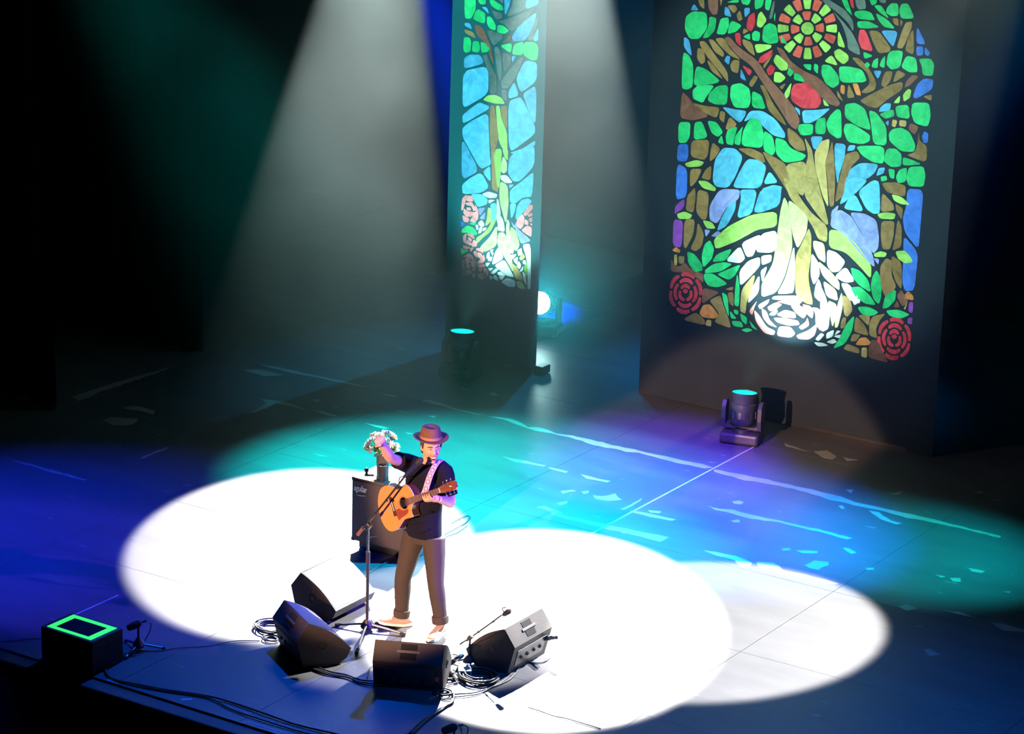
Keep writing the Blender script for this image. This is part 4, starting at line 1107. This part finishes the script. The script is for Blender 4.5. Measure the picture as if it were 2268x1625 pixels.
CABLES = [
('front edge cable',0.011,'-1573,-1909 -1527,-2079 -1470,-2198 -1384,-2274 -1271,-2309 -988,-2265 -788,-2213 -480,-2128 -226,-2107 103,-2129 417,-2138 814,-2092'),
('second edge cable',0.009,'-1271,-2319 -978,-2277 -773,-2231 -465,-2146 -190,-2208 138,-2230 440,-2225 648,-2215'),
('mic lead',0.006,'-1545,-1753 -1482,-1727 -1379,-1640 -1289,-1506 -1129,-1323 -1008,-1120 -857,-983'),
('mic lead to box',0.006,'-1712,-1805 -1605,-1851 -1532,-1837 -1492,-1766'),
('left floor line',0.005,'-2541,-2269 -2437,-2167 -2366,-2054 -2273,-2020'),
('b1',0.01,'-288,-1163 -166,-1157 2,-1159 139,-1141 296,-1145 447,-1077'),
('b2',0.01,'-273,-1184 -146,-1185 11,-1194 158,-1168 322,-1181 473,-1114'),
('b3',0.01,'-257,-1193 -131,-1205 21,-1218 183,-1173 363,-1207 494,-1143'),
('c1',0.011,'1066,-961 1130,-1068 1136,-1152 1124,-1237 1131,-1373 1147,-1533 1182,-1718 1196,-1812'),
('c2',0.011,'1110,-1039 1132,-1122 1138,-1270 1149,-1424 1179,-1615 1211,-1759'),
('c3',0.009,'868,-839 997,-924 1056,-946 1125,-1073 1142,-1213 1152,-1379 1182,-1570 1222,-1751'),
('c4',0.008,'883,-874 954,-888 1035,-929 1098,-893 1166,-798 1215,-648 1241,-448 1213,-284 1145,-125 1056,-2 996,49'),
('c5',0.008,'900,-860 928,-772 956,-683 1024,-586 1082,-474 1156,-373 1169,-271'),
('c6',0.007,'1076,-976 1148,-901 1205,-791 1213,-605 1217,-465 1189,-302'),
('c7',0.007,'1068,7 1146,-30 1226,-17 1271,52 1261,151 1237,181'),
('c8',0.007,'641,-430 589,-327 592,-266 649,-283 732,-386 781,-490 804,-589'),
('c9',0.007,'969,-1011 985,-932 1030,-921 1082,-972 1089,-1033 1042,-1068 989,-1041'),
('c10',0.006,'205,-850 206,-896 249,-980 297,-1059 307,-1086'),
('behind cab',0.006,'-1047,1994 -1051,2182 -1065,2351 -1112,2496 -1159,2536 -1165,2425 -1164,2275'),
('behind cab2',0.006,'-984,1722 -1001,1926 -984,2085 -1008,2304'),
('cab lead',0.008,'-1007,647 -1046,902 -1059,1127 -1063,1306 -1038,1410'),
('front white line',0.006,'1654,-789 1772,-800 1905,-809 2039,-796 2327,-795'),
('mic lead 3',0.006,'1573,-1612 1500,-1480 1442,-1419'),
]
CL = {'front edge cable': 'thick black cable running along the stage lip from the taped box', 'second edge cable': 'thinner black cable just outside the thick one along the stage lip', 'mic lead': 'thin black lead running from the tripod microphone to the front left wedge', 'mic lead to box': 'short black lead between the tripod microphone and the taped box',
 'left floor line': 'thin lead on the floor left of the taped box', 'b1': 'black cable of the bundle between front left and front centre wedges, furthest upstage', 'b2': 'black cable in the middle of the bundle between front left and centre wedges', 'b3': 'black cable of the bundle between front left and centre wedges, nearest the stage lip',
 'c1': 'black cable running off the stage front from beside the centre wedge, rightmost', 'c2': 'black cable in the middle of the run off the stage front', 'c3': 'black cable from the centre wedge into the run off the stage front', 'c4': 'long looping cable from the right wedge\'s rear panel to the centre wedge', 'c5': 'straight cable lying across the coil to the right wedge', 'c6': 'outermost thin cable curving round the coil below the right wedge',
 'c7': 'thin cable loop on the floor right of the right wedge', 'c8': 'arched thin cable loop between the centre wedge and short stand', 'c9': 'small cable loop at the lower right corner of the centre wedge', 'c10': 'thin cable drooping from the left side of the centre wedge', 'behind cab': 'thin cable looped on the floor right of the singer\'s waist', 'behind cab2': 'thin cable trailing on the floor behind the singer', 'cab lead': 'cable on the floor in front of the bass cabinet', 'front white line': 'thin dark cable lying on the bright floor at the stage front', 'mic lead 3': 'short lead of the microphone at the bottom of the picture'}
for nm, r_, t in CABLES:
    p = [Vector((x, y, r_+.001+(.004 if i % 2 else 0))) for i, (x, y) in enumerate(parse(t))]
    tag(MB().tube(p, r_*.72, 7, 6).build('cable', CABLE, smooth=True), CL[nm], 'cable', 'cables on the stage')
def coil(c, r, n, seed, label, thick=.0065, h=.012):
    rd = random.Random(seed); pts = []
    for k in range(n*10+1):
        a = 2*pi*k/10; rr_ = r*(1+.22*sin(a*.37+seed)+.05*rd.uniform(-1, 1))
        pts.append((c[0]+rr_*cos(a)*1.05, c[1]+rr_*sin(a)*.95, thick+h*(k/10)*.5+rd.uniform(0, .006)))
    tag(MB().tube(pts, thick, 6, 3).build('cable_coil', CABLE, smooth=True), label, 'cable', 'coiled cables')
coil((1.03, -.55), .13, 7, 1, 'large loose coil of cable on the floor below the right wedge', .0075)
coil((.82, -.68), .07, 3, 5, 'small tangled cable coil beside the front centre wedge')
coil((-.93, -.72), .13, 6, 2, 'loose coil of cable behind the front left wedge')
coil((.98, -.97), .06, 3, 8, 'tight little cable coil at the foot of the front centre wedge')
coil((-.80, -.90), .06, 2, 4, 'small cable knot at the left corner of the front left wedge')
# ------------------------------------------------------------------ guitar
gu, gv, gn = Vector((.865, -.167, .474)), Vector((-.457, .129, .88)), Vector((-.208, -.978, .035))
gP = Vector((.023, -.20, 1.18))
gm = Matrix((gu, gv, gn)).transposed().to_4x4(); gm.translation = gP
gt = empty('acoustic_guitar', (0, 0, 0), 0, 'cutaway acoustic guitar with orange spruce top held by the singer', 'guitar'); gt.matrix_world = gm
OUT = [(.146, .03), (.14, .066), (.122, .112), (.083, .143), (.048, .138), (.006, .118), (-.04, .121), (-.069, .157), (-.124, .183), (-.196, .187), (-.247, .165), (-.297, .107), (-.325, .027), (-.333, -.048), (-.319, -.121), (-.283, -.172), (-.231, -.192), (-.162, -.186), (-.109, -.159), (-.055, -.129), (-.002, -.128), (.05, -.135), (.066, -.13), (.059, -.095), (.07, -.063), (.102, -.032), (.146, -.025)]
out = chaikin(OUT, 2, .25)
SPR = mat('spruce_top', (.62, .25, .055), .3, var=.10, scale=14, coat=.4)
def plate_with_hole(poly, c, r, z0, z1):
    bm = bmesh.new()
    for z in (z0, z1):
        a = [bm.verts.new((x, y, z)) for x, y in poly]; b = [bm.verts.new((c[0]+r*cos(2*pi*i/28), c[1]+r*sin(2*pi*i/28), z)) for i in range(28)]
        es = [bm.edges.new((a[i], a[(i+1) % len(a)])) for i in range(len(a))]+[bm.edges.new((b[i], b[(i+1) % 28])) for i in range(28)]
        bmesh.ops.triangle_fill(bm, use_beauty=True, edges=es)
    bm.verts.ensure_lookup_table(); n = len(poly); k = n+28; V = bm.verts
    for i in range(n): bm.faces.new((V[i], V[(i+1) % n], V[k+(i+1) % n], V[k+i]))
    for i in range(28): bm.faces.new((V[n+i], V[n+(i+1) % 28], V[k+n+(i+1) % 28], V[k+n+i]))
    bmesh.ops.recalc_face_normals(bm, faces=bm.faces)
    mb = MB(); mb.v = [tuple(v.co) for v in bm.verts]; mb.f = [tuple(v.index for v in f.verts) for f in bm.faces]; bm.free()
    return mb
plate_with_hole(out, (0, 0), .049, -.004, 0).build('soundboard', SPR, gt)
ROSE = mat('rosewood_sides', (.075, .028, .022), .25, coat=.5)
ins = [(x*.985-.001, y*.985) for x, y in out]
k_ = len(ins); sd = MB()
sd.rings([[Vector((x, y, -.0045)) for x, y in ins], [Vector((x, y, -.082)) for x, y in ins]], caps=False)
sd.add([Vector((x, y, -.082)) for x, y in ins], [tuple(range(k_))]); sd.build('back_and_sides', ROSE, gt)
MB().rings([[Vector((x*1.004, y*1.004, z)) for x, y in out] for z in (.0006, -.006)], caps=False).build('binding', mat('cream_binding', (.75, .68, .5), .4), gt)
MB().lathe([(.0495, .0), (.0495, .0014), (.062, .0014), (.062, 0)], seg=32, caps=False).build('rosette', mat('rosette', (.30, .16, .07), .4), gt)
BRG = mat('ebony', (.05, .025, .018), .4)
br_ = MB().box((-.138, .003, .005), (.032, .165, .010), bev=.004).build('bridge', BRG, gt)
MB().box((-.130, .003, .0115), (.004, .075, .005)).build('saddle', LOGO, br_)
for i in range(6): MB().ball((-.148, -.027+.012*i, .011), (.003, .003, .003), 8).build('bridge_pin', LOGO, br_)
pg = [(-.118, -.03), (-.075, -.025), (-.052, -.048), (-.02, -.058), (.03, -.055), (.035, -.07), (.005, -.095), (-.08, -.108), (-.118, -.125), (-.126, -.075)]
MB().prism(chaikin(pg, 2), .0002, .0022).build('pickguard', mat('pickguard_red', (.22, .05, .02), .25), gt)
MB().prism([(.05, .028), (.475, .0215), (.475, -.0215), (.05, -.028)], .001, .008).build('fretboard', mat('fretboard', (.10, .045, .03), .4), gt)
MB().rings([[Vector((x, wv*cos(a)*(1-.12*(x-.14)/.33), -.002-.024*abs(sin(a))*(1 if x > .2 else 1.6))) for a in [pi+pi*j/10 for j in range(11)]] for x, wv in ((.14, .027), (.2, .026), (.475, .0225))]).build('neck', mat('mahogany_neck', (.14, .055, .03), .35), gt, smooth='auto')
FR = mat('fret_wire', (.75, .72, .65), .3, .8)
for i in range(1, 19):
    x = -.130+.605-.605*(1-2**(-i/12)) ; x = .475-.605*(1-2**(-i/12))
    if x > .055: MB().box((x, 0, .0088), (.0028, .044+.011*(.475-x)/.42, .0022)).build('fret', FR, gt)
MB().box((.477, 0, .009), (.005, .044, .008)).build('nut', LOGO, gt)
hd_ = MB().prism(chaikin([(.474, .022), (.50, .032), (.66, .040), (.685, .02), (.68, 0), (.685, -.02), (.66, -.040), (.50, -.032), (.474, -.022)], 1), -.012, .004).build('headstock', mat('headstock_wood', (.16, .05, .03), .3, coat=.4), gt)
MB().prism([(.60, .008), (.625, 0), (.615, -.004), (.64, -.008), (.60, 0)], .004, .005).build('inlay', LOGO, hd_)
for i in range(3):
    for s in (-1, 1):
        x = .525+.05*i
        t_ = MB().tube([(x, s*.024, .004), (x, s*.024, .016)], .004, 10).build('tuner_post', CHROME, hd_)
        MB().tube([(x, s*.034, -.006), (x, s*.052, -.006)], .0025, 8).build('tuner_shaft', CHROME, hd_)
        MB().ball((x, s*.058, -.006), (.009, .006, .006), 10).build('tuner_button', CHROME, hd_, smooth=True)
for i in range(6):
    y0 = -.030+.012*i; y1 = -.0175+.007*i
    MB().tube([(-.148, y0, .011), (-.130, y0, .0145), (.477, y1, .0135), (.525+.05*(i % 3), .022 if i > 2 else -.022, .012)], .0009, 4).build('string', FR, gt)
MB().ball((-.336, -.03, -.04), (.008, .008, .008), 10).build('strap_button', CHROME, gt)
# strap over the left shoulder (its points are in world space, brought into the guitar's frame)
STRM = mat('lilac_strap', (.46, .36, .62), .7, scale=40)
inv = gm.inverted()
sp = [((.150, -.135, 1.235), (.9, .1, .3)), ((.205, -.165, 1.30), (.9, .1, .3)), ((.232, -.158, 1.40), (.93, .1, .2)), ((.244, -.128, 1.475), (.95, .1, .1)), ((.248, -.062, 1.535), (.97, .0, 0)), ((.240, .03, 1.535), (.97, 0, 0)), ((.20, .12, 1.42), (.9, 0, .3)), ((.06, .15, 1.24), (.6, 0, .7)), ((-.12, .10, 1.10), (.3, .3, .8)), ((-.235, -.04, 1.03), (.1, .3, .9)), ((-.262, -.135, 1.00), (.1, .3, .9))]
P_, _r = catmull([Vector(a) for a, b in sp], [0]*len(sp), 5); S_, _r = catmull([Vector(b) for a, b in sp], [0]*len(sp), 5)
rg = []
for i, p in enumerate(P_):
    t = (P_[min(i+1, len(P_)-1)]-P_[max(i-1, 0)]).normalized(); s_ = (S_[i]-t*S_[i].dot(t)).normalized(); n_ = t.cross(s_)
    rg.append([inv @ (p+s_*a*.026+n_*b*.002) for a, b in ((-1, -1), (1, -1), (1, 1), (-1, 1))])
stp = MB().rings(rg).build('strap', STRM, gt)
for i in range(4, 25, 3):
    p = P_[i]; t = (P_[i+1]-P_[i-1]).normalized(); s_ = (S_[i]-t*S_[i].dot(t)).normalized(); n_ = t.cross(s_)
    if n_.y > 0: n_ = -n_
    ring = lambda r1, h: [inv @ (p+s_*r1*cos(2*pi*j/14)+t*r1*sin(2*pi*j/14)+n_*h) for j in range(14)]
    MB().rings([ring(.020, .0025), ring(.020, .0035), ring(.014, .0035), ring(.014, .0025)], caps=False).build('strap_ring', mat('strap_purple', (.22, .10, .42), .7), stp)
    MB().rings([ring(.0095, .0025), ring(.009, .004)]).build('strap_dot', mat('strap_pale', (.68, .55, .78), .7), stp)

# ------------------------------------------------------------------ the singer
man = empty('person', (.085, .0, 0), 0, 'singer in brown hat, dark T-shirt and rolled trousers, right fist raised', 'person')
man_off = Vector((.085, 0, 0))
def PV(*a): return Vector(a)-man_off
SKIN = mat('skin', (.58, .33, .22), .55, var=.06, scale=30)
def ell(c, ax, ay, n=24, tw=0.):
    c = Vector(c); r_ = RZ(tw)
    return [c+r_ @ Vector((ax*cos(2*pi*j/n), ay*sin(2*pi*j/n), 0)) for j in range(n)]
hipR, kneeR, ankR = PV(-.005, .01, .86), PV(-.072, -.055, .46), PV(-.118, .0, .10)
hipL, kneeL, ankL = PV(.185, .01, .86), PV(.238, -.025, .47), PV(.245, .04, .115)
shR, elR, wrR = PV(-.072, -.02, 1.455), PV(-.058, -.275, 1.572), PV(-.030, -.45, 1.752)
shL, elL, wrL = PV(.278, .005, 1.445), PV(.352, .0, 1.205), PV(.372, -.205, 1.292)
headc = PV(.172, -.04, 1.652); fdir = Vector((.77, -.64, -.04)).normalized()
hr = fdir.cross(Vector((0, 0, 1))).normalized(); hu = hr.cross(fdir)
HM = Matrix((hr, fdir, hu)).transposed()      # head frame: x right, y forward, z up
def H(x, y, z): return headc+HM @ Vector((x, y, z))
B = MB()
# torso, inside the shirt
B.rings([ell(PV(.088, .005, .84), .13, .085), ell(PV(.09, .0, 1.05), .135, .085), ell(PV(.1, -.01, 1.30), .155, .10), ell(PV(.104, -.005, 1.42), .15, .08), ell(PV(.108, -.003, 1.49), .07, .06)])
for a, b2, c, s in ((hipR, kneeR, ankR, 1), (hipL, kneeL, ankL, 1)):
    B.tube([a, a.lerp(b2, .5), b2, b2.lerp(c, .4), c, c-Vector((0, 0, .05))], [.07, .065, .05, .05, .036, .036], 12, 3)
# neck and head
B.tube([PV(.112, -.0, 1.42), PV(.135, -.015, 1.52), H(0, -.015, -.04)], [.062, .056, .054], 14, 3)
hv = []; n_ = 22
rs_ = []
for i in range(1, 16):
    a = pi*i/16; zz = -cos(a); ring = []
    for j in range(n_):
        t = 2*pi*j/n_; x = sin(a)*cos(t); y = sin(a)*sin(t); fx = .075; fy = .095
        if zz < 0:
            fx *= 1-.30*(-zz)**1.6
            y2 = y*fy*(1-.12*(-zz))+(.022*(-zz)**1.2 if y > 0 else .040*(-zz))
        else: y2 = y*fy
        ring.append(H(x*fx, y2, zz*.115))
    rs_.append(ring)
B.rings(rs_)
B.tube([H(0, .088, .028), H(0, .104, -.004), H(0, .116, -.022)], [.009, .012, .0135], 10, 3)         # nose
for s in (-1, 1):
    B.ball(H(s*.011, .104, -.025), (.009, .010, .008), 10)
    B.ball(H(s*.034, .076, -.022), (.021, .018, .018), 12)                                                # smiling cheeks
    B.ball(H(s*.030, .082, .030), (.020, .012, .008), 10)                                                  # brow ridge
    B.ball(H(s*.077, -.006, -.002), (.010, .018, .030), 12, HM @ RZ(s*-.35))                               # ears
B.ball(H(0, .082, -.098), (.022, .020, .018), 12)
# arms
B.tube([shR, shR.lerp(elR, .5), elR, elR.lerp(wrR, .35), elR.lerp(wrR, .8), wrR], [.052, .047, .042, .045, .032, .029], 14, 4)
B.tube([shL, shL.lerp(elL, .5), elL, elL.lerp(wrL, .35), elL.lerp(wrL, .8), wrL], [.052, .047, .042, .043, .032, .028], 14, 4)
# raised right fist: palm block, four curled fingers, thumb across
fd = (wrR-elR).normalized(); toC = Vector((.50, -.75, .3)).normalized()
pn = (toC-fd*toC.dot(fd)).normalized()       # palm normal, towards the viewer
ps = fd.cross(pn).normalized()
def F(a, b2, c): return wrR+ps*a+fd*b2+pn*c
B.rings([[F(ax*cos(2*pi*j/16), y_, -.004+az*sin(2*pi*j/16)) for j in range(16)] for y_, ax, az in ((-.01, .026, .020), (.02, .034, .022), (.05, .042, .021), (.078, .040, .017))])
for i in range(4):
    a = -.033+.022*i; ln = (.9, 1, .97, .82)[i]
    B.tube([F(a, .066, -.002), F(a, .094*1, .012), F(a, .090, .038*ln), F(a, .058, .042*ln), F(a, .042, .028)], [.0105, .0105, .010, .0095, .008], 10, 3)
tdir = -1
B.tube([F(tdir*.030, .012, .008), F(tdir*.047, .040, .022), F(tdir*.036, .064, .044), F(tdir*.006, .062, .056)], [.013, .0125, .011, .009], 10, 3)
# left hand on the guitar neck
def G(u_, v_, n2): return gP+gu*u_+gv*v_+gn*n2-man_off
pal = G(.335, -.040, -.030)
B.tube([wrL, (wrL+pal)/2+Vector((.0, 0, .002)), pal, G(.325, -.028, -.040)], [.028, .033, .034, .026], 14, 3)
for i in range(4):
    t = .285+.026*i; k2 = (.9, 1, .96, .84)[i]
    B.tube([G(.305+.018*i, -.040, -.034), G(t+.004, -.052*k2-.002, -.004), G(t, -.044*k2, .024*k2), G(t-.004, -.012, .030*k2), G(t-.006, .006, .020)], [.0115, .0105, .010, .009, .0078], 10, 3)
B.tube([G(.315, -.028, -.045), G(.295, .0, -.046), G(.280, .028, -.030), G(.276, .034, -.008)], [.013, .0125, .011, .009], 10, 3)
body = B.solid('body', SKIN, man, .0055, 3)
# face
EYE = mat('eye_dark', (.03, .02, .02), .3); LIP = mat('lip', (.42, .12, .10), .5); MOU = mat('mouth_dark', (.10, .015, .015), .6); TEE = mat('teeth', (.85, .82, .75), .35)
BROW = mat('brow_hair', (.07, .035, .02), .8); WHT = mat('eye_white', (.7, .66, .6), .4)
for s in (-1, 1):
    e_ = MB().ball(H(s*.030, .0855, .010), (.0125, .006, .0055), 12, HM).build('eye', WHT, man, smooth=True)
    MB().ball(H(s*.030, .0905, .010), (.0055, .003, .005), 10, HM).build('iris', EYE, e_, smooth=True)
    MB().tube([H(s*.047, .078, .014), H(s*.030, .0925, .0175), H(s*.014, .090, .013)], [.002, .0028, .002], 6, 4).build('eyelid', mat('eyelid', (.28, .13, .09), .6), man)
    MB().tube([H(s*.052, .076, .030), H(s*.034, .095, .037), H(s*.014, .096, .032)], [.0025, .005, .004], 7, 4).build('eyebrow', BROW, man)
MB().ball(H(0, .0905, -.062), (.028, .012, .016), 14, HM).build('mouth', MOU, man, smooth=True)
MB().tube([H(-.024, .090, -.053), H(-.012, .1005, -.057), H(.012, .1005, -.057), H(.024, .090, -.053)], [.003, .0055, .0055, .003], 8, 4).build('teeth', TEE, man, smooth=True)
MB().tube([H(-.031, .084, -.049), H(-.013, .101, -.048), H(.013, .101, -.048), H(.031, .084, -.049)], [.002, .0035, .0035, .002], 7, 4).build('upper_lip', LIP, man, smooth=True)
MB().tube([H(-.031, .084, -.050), H(-.015, .097, -.077), H(.015, .097, -.077), H(.031, .084, -.050)], [.002, .0045, .0045, .002], 7, 4).build('lower_lip', LIP, man, smooth=True)
# hair below the hat
hb = MB(); rs2 = []
for z_, ex in ((.085, 1.05), (.05, 1.07), (.01, 1.06), (-.03, 1.02), (-.055, .9)):
    rs2.append([H(.080*ex*cos(t), -.006+.096*ex*sin(t), z_) for t in [pi*1.06+(pi*.88)*j/14 for j in range(15)]]+[H(.060*ex*cos(t), -.006+.078*ex*sin(t), z_) for t in [pi*1.06+(pi*.88)*j/14 for j in range(14, -1, -1)]])
hb.rings(rs2); hb.build('hair', mat('dark_brown_hair', (.05, .026, .015), .7, bump=.5, scale=120), man, smooth=True)
for s in (-1, 1): MB().tube([H(s*.077, .022, .062), H(s*.079, .024, .03), H(s*.077, .026, .002)], [.010, .009, .004], 8, 3).build('sideburn', _m['dark_brown_hair'], man, smooth=True)
# hat
HAT = mat('brown_felt', (.135, .062, .042), .85, bump=.15, scale=90)
tl = HM @ RX(radians(4)); hc = H(0, -.008, .074)
def hat_ring(a, b2, z_, wob=0.): return [hc+tl @ Vector((a*cos(t), b2*sin(t), z_+wob*(cos(t)**2)-.006*sin(t))) for t in [2*pi*j/36 for j in range(36)]]
hat = MB().rings([hat_ring(.084, .104, .0), hat_ring(.118, .140, -.001, .006), hat_ring(.142, .162, .0, .016), hat_ring(.146, .166, .004, .018), hat_ring(.142, .162, .007, .018), hat_ring(.118, .140, .005, .006), hat_ring(.086, .106, .008)], caps=True).build('hat_brim', HAT, man, smooth=True)
cr_ = MB()
def crown_ring(a, b2, z_, dent): return [hc+tl @ Vector((a*cos(t)*(1-.10*dent*max(0, sin(t))), b2*sin(t), z_-dent*.020*(1-abs(cos(t)))*0)) for t in [2*pi*j/36 for j in range(36)]]
cr_.rings([crown_ring(.087, .107, .002, 0), crown_ring(.086, .106, .03, .3), crown_ring(.081, .100, .070, .9), crown_ring(.074, .092, .094, 1.2), crown_ring(.060, .078, .102, 1.4), crown_ring(.035, .055, .088, 1.4), crown_ring(.008, .03, .082, 1.4)])
cr_.build('hat_crown', HAT, man, smooth=True)
MB().rings([crown_ring(.0885, .1085, .006, 0), crown_ring(.0875, .1075, .028, .3)], caps=False).build('hat_band', mat('tan_hat_band', (.30, .15, .09), .7), man, smooth=True)
# T-shirt
SH = mat('navy_tshirt', (.006, .0065, .018), .95, var=.2, scale=12, bump=.25, spec=.2)
S = MB()
S.rings([ell(PV(.088, .005, .852), .160, .115), ell(PV(.088, .003, .90), .162, .118), ell(PV(.09, .0, 1.03), .158, .116), ell(PV(.095, -.008, 1.18), .166, .122), ell(PV(.102, -.012, 1.32), .180, .125), ell(PV(.104, -.008, 1.42), .182, .105), ell(PV(.106, -.002, 1.475), .150, .082), ell(PV(.110, .0, 1.505), .085, .070)])
S.tube([shR+Vector((.07, .02, -.02)), shR, shR.lerp(elR, .42), shR.lerp(elR, .60)], [.085, .082, .072, .074], 16, 3)
S.tube([shL+Vector((-.07, 0, 0)), shL, shL.lerp(elL, .5), shL.lerp(elL, .78)], [.085, .080, .070, .073], 16, 3)
for z_, sx, dx in ((.93, .19, .03), (1.0, .22, -.02), (1.09, .2, .05)):       # cloth folds
    S.tube([PV(.09+dx-sx*.6, -.09, z_-.02), PV(.09+dx, -.116, z_), PV(.09+dx+sx*.5, -.10, z_+.035)], [.008, .016, .008], 8, 3)
S.solid('tshirt', SH, man, .0085, 3)
MB().rings([[PV(.112, -.006, 1.503)+Vector(((.078+d)*cos(t), (.066+d)*sin(t)*1.05, .006*cos(t)-.022*max(0, -sin(t))+h)) for t in [2*pi*j/28 for j in range(28)]] for d, h in ((.004, -.006), (.006, .004), (-.004, .006), (-.006, -.004))], caps=False).build('collar', SH, man, smooth=True)
# trousers, cuffs, shoes
TR = mat('brown_trousers', (.045, .033, .029), .85, var=.15, scale=20, bump=.2)
T = MB()
T.rings([ell(PV(.088, .012, .80), .150, .105), ell(PV(.088, .01, .88), .152, .108), ell(PV(.088, .005, .96), .145, .10)])
for a, b2, c in ((hipR, kneeR, ankR), (hipL, kneeL, ankL)):
    c2 = c+Vector((0, 0, .035))
    T.tube([a, a.lerp(b2, .3), a.lerp(b2, .7), b2, b2.lerp(c2, .35), b2.lerp(c2, .7), c2], [.098, .094, .080, .070, .070, .062, .058], 18, 4)
    for k in range(3):
        q = b2.lerp(c2, .1+.28*k); T.tube([q+Vector((-.06, -.03, .02)), q+Vector((0, -.066+.008*k, 0)), q+Vector((.06, -.02, .025))], [.008, .012, .008], 8, 3)
T.solid('trousers', TR, man, .009, 3)
for c, tilt in ((ankR, .12), (ankL, -.1)):
    q = c+Vector((0, 0, .02)); e = RY(tilt)
    MB().rings([[q+e @ Vector((r_*cos(t), r_*sin(t)*1.08, z_)) for t in [2*pi*j/20 for j in range(20)]] for r_, z_ in ((.058, -.03), (.067, -.032), (.070, .0), (.068, .032), (.058, .034))], caps=True).build('trouser_cuff', TR, man, smooth='auto')
SHO = mat('tan_suede', (.46, .34, .27), .8, bump=.2, scale=80); SOL = mat('white_sole', (.78, .76, .72), .6); LACE = mat('lace', (.75, .68, .6), .8)
def shoe(c, d, z0, lift):
    d = Vector((d[0], d[1], 0)).normalized(); s = Vector((-d.y, d.x, 0)); c = Vector((c.x, c.y, z0))
    def Q(a, b2, h): return c+d*a+s*b2+Vector((0, 0, h+max(0, a)*lift))
    st = [(-.085, .030, .085), (-.06, .037, .10), (0, .040, .105), (.05, .042, .085), (.10, .047, .065), (.15, .046, .055), (.185, .034, .045), (.20, .012, .035)]
    rs = [[Q(a, w_*cos(t), .022+(h-.022)*max(0, sin(t))**.8 if sin(t) > 0 else .020) for t in [2*pi*j/18 for j in range(18)]] for a, w_, h in st]
    o = MB().rings(rs).build('shoe', SHO, man, smooth=True)
    ol = [(a, w_+.004) for a, w_, h in st]; ol = ol+[(a, -w_) for a, w_ in ol[::-1]]
    k = len(ol); MB().add([Q(a-.003 if a < 0 else a+.004, b2, 0.003) for a, b2 in ol]+[Q(a-.003 if a < 0 else a+.004, b2, .026) for a, b2 in ol], [tuple(range(k))[::-1], tuple(range(k, 2*k))]+[(j, (j+1) % k, (j+1) % k+k, j+k) for j in range(k)]).build('sole', SOL, o)
    for k in range(4):
        a = .03+.024*k; MB().tube([Q(a, -.028, .078-.1*k*.024), Q(a+.006, 0, .095-.012*k-.012), Q(a+.012, .028, .076-.1*k*.024)], .0035, 6, 3).build('lace', LACE, o)
shoe(ankR, (-.163, -.207), .0, .22)
shoe(ankL, (.06, -.37), .0, .0)

# ------------------------------------------------------------------ stage haze, thickening upstage
hm = bpy.data.materials.new('stage_haze'); hm.use_nodes = True; nt = hm.node_tree; nt.nodes.clear()
vo = nt.nodes.new('ShaderNodeVolumeScatter'); vo.inputs['Anisotropy'].default_value = .6; vo.inputs['Color'].default_value = (.74, 1, .98, 1)
ou = nt.nodes.new('ShaderNodeOutputMaterial'); tc = nt.nodes.new('ShaderNodeTexCoord'); sx = nt.nodes.new('ShaderNodeSeparateXYZ')
nt.links.new(tc.outputs['Object'], sx.inputs[0])
def mrange(sock, a, b2, c, d):
    n = nt.nodes.new('ShaderNodeMapRange'); n.interpolation_type = 'SMOOTHSTEP'; nt.links.new(sock, n.inputs[0])
    for k, v in enumerate((a, b2, c, d)): n.inputs[k+1].default_value = v
    return n.outputs[0]
def mul(a, b2):
    n = nt.nodes.new('ShaderNodeMath'); n.operation = 'MULTIPLY'; nt.links.new(a, n.inputs[0])
    if isinstance(b2, float): n.inputs[1].default_value = b2
    else: nt.links.new(b2, n.inputs[1])
    return n.outputs[0]
nz = nt.nodes.new('ShaderNodeTexNoise'); nz.inputs['Scale'].default_value = .9; nz.inputs['Detail'].default_value = 2; nt.links.new(tc.outputs['Object'], nz.inputs['Vector'])
dn = mul(mul(mul(mrange(sx.outputs[0], -2.0, .4, 1., .10), mul(mrange(sx.outputs[1], 1.2, 5.8, 0., 1.), mrange(sx.outputs[2], .0, 3.4, .6, 1.))), mrange(nz.outputs[0], .3, .7, .6, 1.3)), HAZE)
nt.links.new(dn, vo.inputs['Density']); nt.links.new(vo.outputs[0], ou.inputs['Volume'])
hz = MB().box((-1, 6.35, 3.62), (17, 10.2, 7.2)).build('haze', hm); tag(hz, 'thin theatrical haze hanging over the upstage area', 'haze', kind='stuff')
